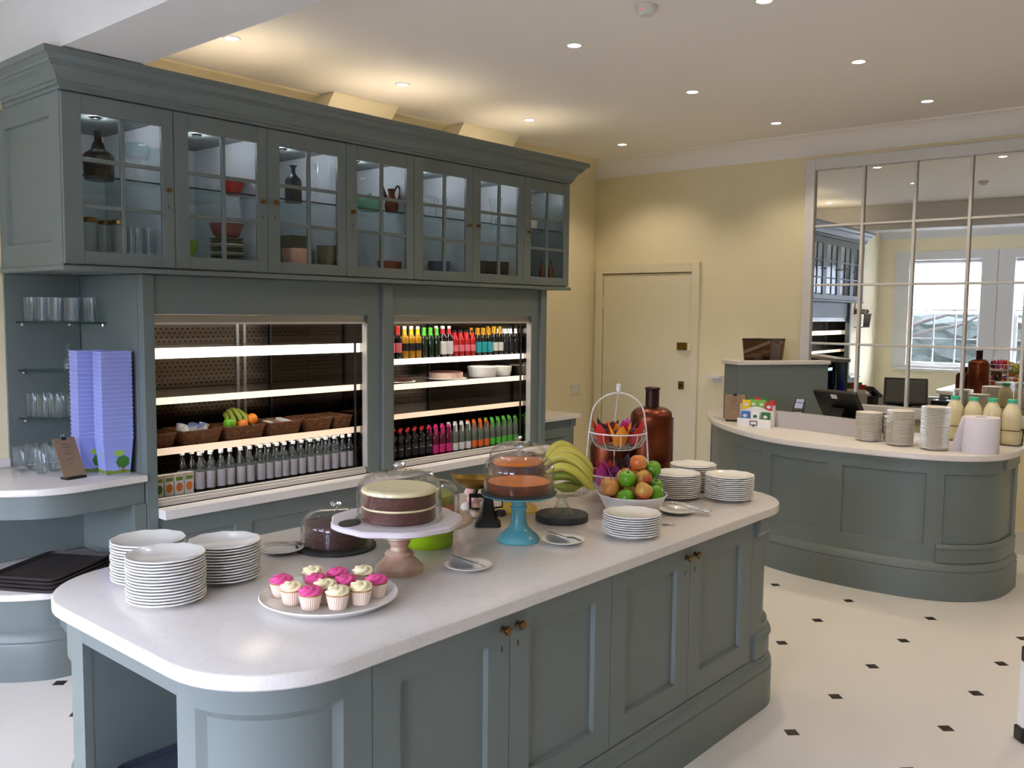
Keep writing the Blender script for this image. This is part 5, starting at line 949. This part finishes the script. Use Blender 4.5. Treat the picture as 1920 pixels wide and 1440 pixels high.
def dish(x, y, z, r, h_, mt, name, lb, cat='bowl', n=32): return tag(obj(name, MB().lathe([(0, 0), (r * 0.8, 0), (r * 0.86, 0.004), (r, h_), (r * 0.96, h_ + 0.002), (r * 0.93, h_), (r * 0.8, 0.008), (0, 0.008)], n), mt, None, (x, y, z), smooth=40), lb, cat)
dish(4.92, 4.545, ZM_, 0.115, 0.078, 'ceramic', 'white_dish', 'wide white straight-sided dish on the middle fridge shelf'); dish(5.135, 4.545, ZM_, 0.08, 0.072, 'ceramic', 'white_dish', 'narrow white dish at the end of the middle fridge shelf')
# right fridge, floor
kb = {'black': bottle_kit('i', 0.195, 0.0262, 0.0105, 'cola', 'cap_red', 'label_black', (0.1, 0.5), extra='script'), 'pink': bottle_kit('j', 0.195, 0.026, 0.0105, 'pinkdrink', 'label_magenta', 'label_magenta', (0.05, 0.34), extra='tag'), 'white': bottle_kit('k', 0.198, 0.026, 0.0105, 'palebottle', 'cap_w', 'label_w', (0.05, 0.3), extra='tag'), 'orange': bottle_kit('l', 0.198, 0.026, 0.0105, 'palebottle', 'label_orange', 'label_orange', (0.05, 0.3), extra='tag'), 'green': bottle_kit('m', 0.198, 0.026, 0.0105, 'palebottle', 'label_green', 'label_green', (0.05, 0.3), extra='tag')}
nb = {'black': 'black bottle with white script and red cap', 'pink': 'dark pink drink bottle with magenta neck tag', 'white': 'pale bottle with a white neck tag', 'orange': 'pale bottle with an orange neck tag', 'green': 'pale bottle with a bright green neck tag'}
seq2 = ['black'] * 7 + ['pink'] * 3 + ['white'] * 3 + ['orange'] * 3 + ['green'] * 5
for i, k in enumerate(seq2):
    x = 3.885 + 1.305 * i / (len(seq2) - 1); put(kb[k], x, 4.455, ZF, 'drink_bottle', nb[k] + ' on the fridge floor', 'front: ' + nb[k]); put(kb[k], x + 0.012, 4.53, ZF, 'drink_bottle', nb[k] + ' in the second row on the fridge floor', 'second: ' + nb[k])

# ================================================================== CABINET CONTENTS
ZU, ZL = 2.3512, 1.9752
def lat(name, prof, mt, x, y, z, lb, cat, n=28, rf=None): return tag(obj(name, MB().lathe(prof, n, rf=rf), mt, None, (x, y, z), smooth=45), lb, cat)
def S(x, y): return (x * y / 4.5, y)
x, y = S(2.075, 4.47); t = thing('brown_flagon', 'dark brown glass flagon in the cabinet bay over the alcove', 'bottle', (x, y, ZU))
obj('flagon_body', MB().lathe([(0, 0), (0.066, 0), (0.070, 0.01), (0.075, 0.105), (0.068, 0.125), (0.045, 0.142), (0.034, 0.15), (0.028, 0.175), (0.018, 0.19), (0.018, 0.222), (0, 0.222)], 32), 'brownglass', t, smooth=45); obj('cork_cap', MB().lathe([(0, 0.2222), (0.020, 0.2222), (0.020, 0.238), (0, 0.239)], 18), 'pewter', t, smooth=45)
x, y = S(2.27, 4.46); t = thing('glass_comport', 'tall clear glass comport next to the brown flagon', 'stand', (x, y, ZU)); obj('comport_glass', MB().lathe([(0, 0), (0.05, 0), (0.048, 0.006), (0.012, 0.016), (0.010, 0.11), (0.06, 0.13), (0.062, 0.15), (0.058, 0.15), (0.05, 0.136), (0, 0.126)], 32), 'tumbler', t, smooth=45); obj('glass_lid', MB().lathe([(0.064, 0.1505), (0.066, 0.19), (0.05, 0.205), (0, 0.21), (0, 0.207), (0.048, 0.202), (0.062, 0.19), (0.061, 0.1505)], 32), 'shelfglass', t, smooth=45)
for i, (xx, yy) in enumerate(((2.02, 4.46), (2.10, 4.54), (2.17, 4.46))):
    x, y = S(xx, yy); t = thing('storage_jar', 'glass jar with a bronze lid on the cabinet floor', 'jar', (x, y, ZL), group='bronze-lidded jars in the cabinet'); obj('jar_glass', MB().lathe([(0, 0), (0.038, 0), (0.04, 0.005), (0.04, 0.15), (0.034, 0.165), (0.034, 0.17), (0.032, 0.17), (0.037, 0.148), (0.037, 0.006), (0, 0.004)], 24), 'tumbler', t, smooth=45); obj('jar_lid', MB().lathe([(0, 0.1705), (0.037, 0.1705), (0.037, 0.188), (0.03, 0.193), (0, 0.193)], 24), 'oldbrass', t, smooth=45)
for i, (xx, yy) in enumerate(((2.24, 4.46), (2.29, 4.52), (2.33, 4.42), (2.27, 4.40))):
    x, y = S(xx, yy); lat('tall_glass', [(0, 0), (0.026, 0), (0.028, 0.004), (0.032, 0.16), (0.031, 0.16), (0.026, 0.008), (0, 0.008)], 'tumbler', x, y, ZL, 'tall clear glass beside the bronze-lidded jars', 'glass')['group'] = 'tall glasses in the cabinet'
for xx, yy in ((2.67, 4.45), (2.74, 4.45)):
    x, y = S(xx, yy); lat('small_decanter', [(0, 0), (0.03, 0), (0.032, 0.006), (0.02, 0.03), (0.010, 0.04), (0.009, 0.07), (0.014, 0.075), (0.012, 0.09), (0, 0.092)], 'tumbler', x, y, ZU, 'little cut-glass decanter beside the red bowl', 'decanter', rf=lambda t, k, r, z: (r * (1 + 0.05 * math.cos(8 * t)), 0))['group'] = 'little decanters'
x, y = S(2.82, 4.46); lat('red_bowl', [(0, 0), (0.03, 0), (0.04, 0.012), (0.058, 0.07), (0.061, 0.095), (0.057, 0.095), (0.053, 0.07), (0, 0.014)], 'redbowl', x, y, ZU, 'red bowl with pale inside on the cabinet glass shelf', 'bowl')
x, y = S(2.775, 4.44); 
for i in range(9): lat('stacked_dish', [(0, 0), (0.07, 0), (0.09, 0.012), (0.088, 0.015), (0.068, 0.005), (0, 0.005)], 'sagepot' if i % 3 else 'ceramic_warm', x, y, ZL + 0.0155 * i, 'sage or cream dish stacked below the rose bowl', 'dish')['group'] = 'dishes stacked in the cabinet'
lat('rose_bowl', [(0, 0), (0.05, 0), (0.07, 0.015), (0.092, 0.075), (0.088, 0.077), (0.065, 0.02), (0, 0.008)], 'rosebowl', x, y, ZL + 0.142, 'dusky rose bowl on top of stacked dishes', 'bowl')
x, y = S(2.545, 4.46); lat('lime_cup', [(0, 0), (0.02, 0), (0.024, 0.02), (0.045, 0.075), (0.048, 0.115), (0.045, 0.115), (0.04, 0.075), (0, 0.025)], 'lime', x, y, ZL, 'lime green cup on the cabinet floor', 'cup')
x, y = S(3.22, 4.46); lat('glass_carafe', [(0, 0), (0.046, 0), (0.05, 0.006), (0.048, 0.12), (0.045, 0.135), (0.02, 0.16), (0.012, 0.175), (0.012, 0.20), (0.024, 0.215), (0.022, 0.215), (0.010, 0.2), (0, 0.16)], 'pewter', x, y, ZU, 'silvered flask with flared lip on the glass shelf', 'flask')
x, y = S(3.38, 4.42); lat('glass_candlestick', [(0, 0), (0.045, 0), (0.044, 0.006), (0.012, 0.02), (0.012, 0.04), (0.026, 0.065), (0.012, 0.09), (0.010, 0.11), (0.022, 0.135), (0.010, 0.16), (0.02, 0.19), (0.022, 0.245), (0.018, 0.245), (0, 0.2)], 'tumbler', x, y, ZU, 'tall bobbin-turned glass candlestick', 'candlestick')
x, y = S(3.22, 4.62); tag(obj('square_planter', frus(0.12, 0.12, 0.145, 0.145, 0.20, 0.008), 'sagepot', None, (x, y, ZL)), 'tapered olive square pot behind the pink bowl', 'pot')
x, y = S(3.235, 4.40); dish(x, y, ZL, 0.080, 0.105, 'pinkbowl', 'pink_bowl', 'deep pale pink bowl before the square pot')
x, y = S(3.465, 4.36)
for i in range(5): lat('sage_bowl', [(0, 0), (0.045, 0), (0.050, 0.006), (0.064, 0.05), (0.061, 0.05), (0.049, 0.009), (0, 0.006)], 'sagepot', x, y, ZL + 0.021 * i, 'sage green bowl in the short cabinet stack', 'bowl')['group'] = 'sage bowls stacked in the cabinet'
x, y = S(3.80, 4.44); t = thing('mint_tureen', 'mint green lidded tureen with two ears', 'tureen', (x, y, ZU)); obj('tureen_body', MB().lathe([(0, 0), (0.06, 0), (0.075, 0.02), (0.082, 0.05), (0.078, 0.07), (0, 0.07)], 32), 'mint', t, smooth=45); obj('tureen_lid', MB().lathe([(0, 0.0702), (0.075, 0.0702), (0.06, 0.088), (0.02, 0.096), (0.012, 0.1), (0.016, 0.11), (0, 0.112)], 32), 'mint', t, smooth=45)
for sg in (-1, 1): obj('ear', MB().tube([(sg * 0.074, 0, 0.06), (sg * 0.098, 0, 0.072), (sg * 0.09, 0, 0.09)], 0.008, 8), 'mint', t, smooth=50)
x, y = S(3.985, 4.39); t = thing('copper_jug', 'brown copper jug with long spout and looped handle', 'jug', (x, y, ZU)); obj('jug_body', MB().lathe([(0, 0), (0.032, 0), (0.046, 0.03), (0.045, 0.06), (0.026, 0.09), (0.02, 0.12), (0.026, 0.15), (0, 0.15)], 28), 'copper', t, smooth=45)
obj('jug_spout', MB().tube([(-0.03, 0, 0.06), (-0.06, 0, 0.12), (-0.085, 0, 0.16)], [0.012, 0.01, 0.014], 8), 'copper', t, smooth=50); obj('jug_handle', MB().tube(catmull([(0.022, 0, 0.135), (0.05, 0, 0.175), (0.07, 0, 0.15), (0.055, 0, 0.08), (0.042, 0, 0.05)], 4), 0.006, 8), 'copper', t, smooth=50)
x, y = S(3.75, 4.44); lat('clear_bottle', [(0, 0), (0.03, 0), (0.032, 0.005), (0.032, 0.09), (0.012, 0.125), (0.010, 0.16), (0.013, 0.163), (0, 0.163)], 'tumbler', x, y, ZL, 'clear glass bottle beside the terracotta trough', 'bottle')
x, y = S(3.97, 4.39); tag(obj('terracotta_trough', frus(0.14, 0.07, 0.165, 0.09, 0.07, 0.007), 'terracotta', None, (x, y, ZL), (0, 0, 0.3)), 'small terracotta trough on the cabinet floor', 'trough')
for xx, r_ in ((4.33, 0.045), (4.45, 0.04)):
    x, y = S(xx, 4.46); t = thing('glass_jug', 'clear glass jug with a handle on the shelf', 'jug', (x, y, ZU), group='glass jugs in the cabinet'); obj('jug_glass', MB().lathe([(0, 0), (r_ * 0.9, 0), (r_, 0.01), (r_ * 1.05, 0.06), (r_ * 0.75, 0.11), (r_ * 0.95, 0.15), (r_ * 0.9, 0.15), (r_ * 0.7, 0.11), (r_, 0.06), (r_ * 0.93, 0.012), (0, 0.008)], 28), 'tumbler', t, smooth=45); obj('jug_handle', MB().tube(catmull([(r_ * 0.9, 0, 0.13), (r_ * 1.7, 0, 0.12), (r_ * 1.6, 0, 0.06), (r_ * 1.02, 0, 0.04)], 4), 0.005, 8), 'tumbler', t, smooth=50)
x, y = S(4.42, 4.46); 
for i in range(3): lat('blue_bowl', [(0, 0), (0.04, 0), (0.055, 0.01), (0.08, 0.055), (0.077, 0.055), (0.05, 0.014), (0, 0.008)], 'bluebowl', x, y, ZL + 0.02 * i, 'pale blue bowl in the stack of three', 'bowl')['group'] = 'blue bowls in the cabinet'
x, y = S(4.31, 4.60); dish(x, y, ZL, 0.07, 0.10, 'ceramic_warm', 'cream_crock', 'cream crock behind the blue bowls', 'crock')
x, y = S(5.0, 4.42); lat('glass_vase', [(0, 0), (0.035, 0), (0.037, 0.006), (0.03, 0.08), (0.045, 0.16), (0.055, 0.2), (0.052, 0.2), (0.042, 0.16), (0.027, 0.08), (0, 0.012)], 'tumbler', x, y, ZU, 'flared clear glass vase on the shelf', 'vase')
for xx, yy in ((4.86, 4.44), (4.94, 4.44), (5.02, 4.42), (5.105, 4.40), (4.90, 4.54), (4.98, 4.54)):
    x, y = S(xx, yy); lat('dark_tumbler', [(0, 0), (0.028, 0), (0.03, 0.004), (0.034, 0.12), (0.032, 0.12), (0.027, 0.008), (0, 0.008)], 'smoke', x, y, ZL, 'smoky dark glass tumbler on the cabinet floor', 'glass')['group'] = 'smoky tumblers in the cabinet'
x, y = S(5.43, 4.40); t = thing('white_jug', 'little white china jug on the end shelf', 'jug', (x, y, ZU)); obj('jug_body', MB().lathe([(0, 0), (0.028, 0), (0.036, 0.02), (0.034, 0.05), (0.024, 0.07), (0.028, 0.09), (0.025, 0.09), (0, 0.06)], 24), 'ceramic', t, smooth=45); obj('jug_handle', MB().tube(catmull([(0.026, 0, 0.08), (0.05, 0, 0.075), (0.05, 0, 0.04), (0.034, 0, 0.03)], 4), 0.004, 8), 'ceramic', t, smooth=50)
x, y = S(5.55, 4.38); lat('star_ornament', [(0, 0), (0.02, 0), (0.008, 0.02), (0.006, 0.04), (0.025, 0.055), (0.03, 0.075), (0.012, 0.09), (0, 0.1)], 'tumbler', x, y, ZU, 'small cut-glass ornament beside the white jug', 'ornament', rf=lambda t, k, r, z: (r * (1 + 0.25 * math.cos(5 * t)), 0))
for xx, yy, lb in ((5.55, 4.40, 'slim brown dropper bottle at the cabinet end'), (5.66, 4.37, 'slim brown dropper bottle against the end panel')):
    x, y = S(xx, yy); t = thing('dropper_bottle', lb, 'bottle', (x, y, ZL)); obj('bottle_glass', MB().lathe([(0, 0), (0.022, 0), (0.024, 0.004), (0.024, 0.08), (0.01, 0.1), (0.009, 0.118), (0, 0.118)], 20), 'copper', t, smooth=45); obj('dropper', MB().lathe([(0, 0.1185), (0.012, 0.1185), (0.012, 0.135), (0.007, 0.142), (0.006, 0.165), (0, 0.168)], 16), 'plastic_black', t, smooth=45)

# ================================================================== TILL COUNTER GOODS
clip_stand(6.385, 3.235, math.radians(-62), 'kraft paper menu on a black stand before the counter screen', 0.15, 0.20)
tb_ = thing('tea_box', 'white tiered counter box of colourful tea sachets', 'box', (6.235, 2.985, ZI), math.radians(-83))
obj('lower_tray', MB().box(-0.125, 0.125, -0.055, -0.048, 0, 0.06).box(-0.125, 0.125, -0.048, 0.055, 0, 0.006).box(-0.125, -0.119, -0.048, 0.055, 0.006, 0.06).box(0.119, 0.125, -0.048, 0.055, 0.006, 0.06), 'cap_w', tb_)
wv = [(-0.119, 0.0065), (0.119, 0.0065), (0.119, 0.12)] + [(0.119 - 0.238 * i / 12, 0.118 + 0.03 * (0.5 - 0.5 * math.cos(2 * PI * i / 12))) for i in range(13)][1:] 
up_ = MB(); n_ = len(wv); up_.add([(x, 0.0, z) for x, z in wv] + [(x, 0.006, z) for x, z in wv], [tuple(range(n_)), tuple(reversed(range(n_, 2 * n_)))] + [(i, (i + 1) % n_, n_ + (i + 1) % n_, n_ + i) for i in range(n_)]); obj('upper_front', up_, 'cap_w', tb_)
obj('upper_back', MB().box(-0.119, 0.119, 0.056, 0.061, 0.0, 0.15).box(-0.125, -0.1195, 0.0065, 0.061, 0.06, 0.16).box(0.1195, 0.125, 0.0065, 0.061, 0.06, 0.16), 'cap_w', tb_)
obj('label_holder', MB().box(-0.028, 0.028, -0.0575, -0.0555, 0.012, 0.018).box(-0.028, 0.028, -0.0575, -0.0555, 0.040, 0.046).box(-0.028, -0.022, -0.0575, -0.0555, 0.018, 0.040).box(0.022, 0.028, -0.0575, -0.0555, 0.018, 0.040).box(-0.008, 0.008, -0.0575, -0.0555, 0.004, 0.012), 'iron', tb_)
def sachet(par_loc, ox, oy, oz, mt, lb, tilt):
    rzz = math.radians(-83); c_, s__ = math.cos(rzz), math.sin(rzz); t = thing('tea_sachet', lb, 'sachet', (6.235 + ox * c_ - oy * s__, 2.985 + ox * s__ + oy * c_, ZI + oz), rzz, 'tea sachets in the box'); t.rotation_euler = (tilt, 0, rzz)
    obj('envelope', MB().box(-0.032, 0.032, -0.007, 0.007, 0, 0.075), mt, t, bev=0.003); obj('print_patch', MB().add([(0.016 * math.cos(2 * PI * i / 10), -0.0075, 0.04 + 0.012 * math.sin(2 * PI * i / 10)) for i in range(10)], [tuple(range(10))]), 'label_w' if mt != 'cap_w' else 'tag_green', t)
for ox, mt, lb in ((-0.078, 'tag_blue', 'blue tea sachet in the lower tray'), (0.0, 'cap_w', 'white tea sachet between blue and green ones'), (0.076, 'tag_green', 'dark green tea sachet in the lower tray')): sachet(None, ox, -0.022, 0.036, mt, lb, math.radians(-8))
for ox, oy, oz, mt, lb in ((-0.085, 0.022, 0.085, 'tag_yellow', 'yellow tea sachet in the upper tier front'), (-0.03, 0.025, 0.09, 'tag_lgreen', 'light green tea sachet in the upper tier front'), (0.03, 0.025, 0.09, 'tag_lgreen', 'light green tea sachet next to the red ones'), (0.087, 0.022, 0.075, 'tag_red', 'red tea sachet in the upper tier front'), (-0.06, 0.044, 0.10, 'tag_green', 'dark green tea sachet behind the yellow one'), (0.0, 0.044, 0.105, 'tag_red', 'red tea sachet standing behind the light green ones'), (0.05, 0.044, 0.11, 'tag_green', 'dark green tea sachet at the tier back'), (0.09, 0.044, 0.09, 'tag_red', 'red tea sachet behind another red one')): sachet(None, ox, oy, oz + 0.032, mt, lb, math.radians(-6))
cd_ = thing('card_reader', 'black handheld card reader with grey keypad', 'card reader', (6.47, 2.755, ZI), math.radians(-75)); tl_ = Matrix.Translation((0, 0, 0.15)) @ Matrix.Rotation(math.radians(28), 4, 'X')
obj('reader_body', MB().box(-0.04, 0.04, -0.085, 0.085, -0.02, 0.02).xf(tl_), 'plastic_black', cd_, bev=0.01); obj('keypad', MB().box(-0.028, 0.028, -0.06, 0.01, 0.0202, 0.023).xf(tl_), 'keypad', cd_); obj('display', MB().box(-0.028, 0.028, 0.02, 0.065, 0.0202, 0.022).xf(tl_), 'keypad', cd_)
obj('cradle', MB().box(-0.03, 0.03, -0.03, 0.05, 0.0, 0.115), 'plastic_black', cd_); obj('paper_slot', MB().box(-0.03, 0.03, -0.0862, -0.085, -0.008, 0.008).xf(tl_), 'label_w', cd_)
tl = thing('till', 'black touchscreen till tilted toward the mirror', 'till', (6.52, 2.47, ZI), math.radians(75)); ts_ = Matrix.Translation((0, 0, 0.175)) @ Matrix.Rotation(math.radians(56), 4, 'X')
obj('till_base', MB().box(-0.15, 0.15, -0.11, 0.11, 0.0, 0.05), 'plastic_black', tl, bev=0.01); obj('stand_neck', MB().add([(-0.06, 0.0, 0.05), (0.06, 0.0, 0.05), (0.06, 0.1, 0.05), (-0.06, 0.1, 0.05), (-0.06, -0.01, 0.16), (0.06, -0.01, 0.16), (0.06, 0.04, 0.16), (-0.06, 0.04, 0.16)], [(0, 1, 2, 3), (4, 5, 6, 7), (0, 1, 5, 4), (1, 2, 6, 5), (2, 3, 7, 6), (3, 0, 4, 7)]), 'plastic_black', tl, bev=0.004)
sc_ = obj('screen_housing', MB().box(-0.18, 0.18, -0.13, 0.13, -0.018, 0.018).xf(ts_), 'plastic_black', tl, bev=0.008); obj('touch_screen', MB().box(-0.16, 0.16, -0.11, 0.105, 0.0182, 0.0195).xf(ts_), 'screen', sc_); obj('white_sticker', MB().box(-0.02, 0.03, 0.075, 0.112, -0.0195, -0.0185).xf(ts_), 'label_w', sc_)
pr = thing('receipt_printer', 'black receipt printer box beside the till', 'printer', (6.60, 2.15, ZI), math.radians(95)); obj('printer_body', B(-0.075, 0.075, -0.08, 0.08, 0.0, 0.13), 'plastic_black', pr, bev=0.012); obj('paper_tongue', B(-0.03, 0.03, -0.012, -0.010, 0.1302, 0.155), 'label_w', pr); obj('front_slot', B(-0.05, 0.05, -0.0812, -0.0802, 0.03, 0.05), 'steel', pr)
# coffee machine behind the screen
cm = thing('coffee_machine', 'black coffee machine with blue light and smoky bean hopper', 'coffee machine', (7.10, 3.158, ZI)); obj('machine_body', B(-0.16, 0.17, -0.20, 0.30, 0.0, 0.42), 'plastic_black', cm, bev=0.02); pn = obj('control_panel', B(-0.15, 0.16, -0.205, -0.2005, 0.22, 0.41), 'black', cm); obj('display', B(-0.06, 0.10, -0.2065, -0.2055, 0.36, 0.385), 'led_disp', pn)
for i in range(5): obj('button', B(-0.10, -0.075, -0.2065, -0.2055, 0.24 + 0.022 * i, 0.25 + 0.022 * i), 'label_w', pn)
obj('cup_light', B(-0.09, 0.09, -0.2045, -0.2005, 0.12, 0.17), 'led_blue', cm); obj('drip_tray', B(-0.05, 0.16, -0.235, -0.2055, 0.0, 0.035), 'steel', cm, bev=0.005); obj('side_casing', B(0.1705, 0.178, -0.16, 0.2, 0.02, 0.40), 'alu', cm, bev=0.003)
hp = obj('bean_hopper', frus(0.25, 0.22, 0.28, 0.25, 0.20, 0.004).xf(Matrix.Translation((-0.05, 0.17, 0.4202))), 'smoke', cm); obj('hopper_lid', B(-0.192, 0.092, 0.043, 0.297, 0.6205, 0.632), 'plastic_black', hp, bev=0.004); obj('coffee_beans', MB().box(-0.165, 0.065, 0.07, 0.27, 0.4245, 0.47), 'brownglass', hp); obj('lid_knob', MB().tube([(-0.05, 0.043, 0.60), (-0.05, 0.015, 0.60)], 0.008, 10), 'chrome', hp)
# milk bottles in a dark wire carrier, paper roll
wcx = thing('wire_carrier', 'dark wire bottle carrier holding milk by the paper roll', 'carrier', (6.52, 1.52, ZI), math.radians(90))
for z in (0.004, 0.10): obj('carrier_ring', MB().tube([(-0.23, -0.06, z), (0.23, -0.06, z), (0.23, 0.06, z), (-0.23, 0.06, z)], 0.003, 6, closed=True), 'wire_dark', wcx)
for x_ in (-0.23, -0.115, 0.0, 0.115, 0.23): obj('carrier_upright', MB().tube([(x_, -0.0635, 0.0), (x_, -0.0635, 0.103)], 0.0025, 6), 'wire_dark', wcx)
obj('carrier_handle', MB().tube([(-0.233, 0, 0.004), (-0.245, 0, 0.09), (-0.26, -0.03, 0.20)], 0.003, 6), 'wire_dark', wcx)
milk_prof = [(0, 0), (0.050, 0), (0.055, 0.006), (0.055, 0.195), (0.050, 0.22), (0.031, 0.255), (0.026, 0.265), (0.026, 0.278), (0, 0.278)]
mb_m = L2(milk_prof, 28, 'milk_glass', 'milk', 45); mc_m = L2([(0.0265, 0.268), (0.030, 0.268), (0.030, 0.288), (0.026, 0.291), (0, 0.291)], 20, 'green_lid', 'cap_green', 40)
for i, (dx, lb) in enumerate(((0.172, 'green-lidded milk bottle at the carrier end by the saucers'), (0.058, 'green-lidded milk bottle second from the saucers'), (-0.057, 'green-lidded milk bottle third from the saucers'), (-0.172, 'green-lidded milk bottle farthest from the saucers'))):
    c_, s__ = math.cos(math.radians(90)), math.sin(math.radians(90)); t = thing('milk_bottle', lb, 'bottle', (6.52 + dx * c_, 1.52 + dx * s__, ZI + 0.0075)); obj('milk_glass', mb_m, None, t); obj('green_lid', mc_m, None, t)
rl = thing('paper_roll', 'big white centre-feed paper roll standing on the till counter', 'paper roll', (6.045, 1.415, ZI)); rl.scale = (1.22, 1.22, 1.40); obj('roll', MB().lathe([(0.028, 0), (0.085, 0), (0.086, 0.002), (0.086, 0.152), (0.084, 0.155), (0.028, 0.155)], 40, closed=True), 'tissue', rl, smooth=40); obj('loose_end', MB().add([(-0.02, 0.088, 0.0), (-0.075, 0.125, 0.0), (-0.06, 0.062, 0.153), (-0.02, 0.085, 0.153), (-0.019, 0.0885, 0.0), (-0.074, 0.1255, 0.0), (-0.059, 0.0625, 0.153), (-0.019, 0.0855, 0.153)], [(0, 1, 2, 3), (7, 6, 5, 4), (0, 1, 5, 4), (1, 2, 6, 5), (2, 3, 7, 6), (3, 0, 4, 7)]), 'tissue', rl); obj('core', MB().lathe([(0.025, 0.001), (0.0278, 0.001), (0.0278, 0.15), (0.025, 0.15)], 24, closed=True), 'kraft', rl)
# wall bracket, washing-up bottle
wb = thing('wall_bracket', 'small white bracket shelf on the wall by the counter screen', 'bracket', (XM + 0.0195, 3.90, 1.155)); obj('bracket_shelf', B(-0.09, 0, -0.06, 0.06, 0, 0.028), 'white', wb, bev=0.004); obj('bracket_plate', B(-0.008, 0, -0.05, 0.05, -0.04, -0.0005), 'white', wb)
gb = thing('soap_bottle', 'green washing-up bottle on the side cupboard', 'bottle', (5.50, 4.47, ZI)); obj('bottle_body', MB().lathe([(0, 0), (0.034, 0), (0.036, 0.006), (0.032, 0.07), (0.034, 0.13), (0.024, 0.17), (0.012, 0.18), (0, 0.18)], 24), 'label_green', gb, smooth=45); obj('red_label', MB().lathe([(0.0345, 0.06), (0.0355, 0.06), (0.0357, 0.11), (0.0345, 0.11)], 24, closed=True), 'label_red', gb, smooth=45); obj('cap', MB().lathe([(0, 0.1805), (0.013, 0.1805), (0.012, 0.205), (0.006, 0.215), (0, 0.215)], 16), 'cap_w', gb, smooth=45)
MATS['label_green']
# basket of dried flowers hanging on the wall beside the windows
hb = thing('hanging_basket', 'dark wire wall basket holding dried flowers', 'basket', (-0.45, YP - 0.001, 1.52))
obj('basket_frame', MB().tube([(-0.17, -0.01, 0.02), (0.17, -0.01, 0.02), (0.17, -0.16, 0.02), (-0.17, -0.16, 0.02)], 0.006, 6, closed=True).tube([(-0.19, -0.01, 0.24), (0.19, -0.01, 0.24), (0.19, -0.18, 0.24), (-0.19, -0.18, 0.24)], 0.007, 6, closed=True), 'wire_dark', hb)
for i in range(9): obj('basket_bar', MB().tube([(-0.16 + 0.04 * i, -0.16, 0.02), (-0.18 + 0.045 * i, -0.18, 0.24)], 0.006, 6), 'wire_dark', hb)
obj('back_arch', MB().tube([(-0.17, -0.012, 0.24)] + [(-0.17 * math.cos(PI * i / 12), -0.012, 0.30 + 0.30 * math.sin(PI * i / 12)) for i in range(13)] + [(0.17, -0.012, 0.24)], 0.007, 6), 'wire_dark', hb, smooth=50)
rnd = random.Random(5)
for i in range(16):
    a, d_ = rnd.uniform(-0.15, 0.15), rnd.uniform(-0.15, -0.03); obj('dried_flower', MB().lathe([(0, 0.24), (0.03, 0.26), (0.038, 0.285), (0.02, 0.31), (0, 0.315)], 10, c=(a, d_), rf=lambda t, k, r, z: (r * (1 + 0.2 * math.cos(5 * t)), 0)), ('mer_w', 'kraft', 'hedge', 'terracotta')[i % 4], hb, smooth=50)
# low white frame at the edge of the floor
sf = thing('floor_stand', 'low white upright frame with black cap and foot', 'stand', (4.075, 0.742, 0), math.radians(-48))
for x_ in (0.0, 0.42):
    u = obj('upright', B(x_ - 0.012, x_ + 0.026, -0.02, 0.02, 0.06, 0.33), 'cap_w', sf, bev=0.004); obj('black_cap', B(x_ - 0.012, x_ + 0.026, -0.021, 0.021, 0.3305, 0.395), 'plastic_black', u, bev=0.008); obj('black_foot', B(x_ - 0.02, x_ + 0.03, -0.03, 0.03, 0.0, 0.0595), 'plastic_black', u, bev=0.006)
obj('cross_panel', B(0.0265, 0.4075, -0.008, 0.008, 0.08, 0.33), 'cap_w', sf)
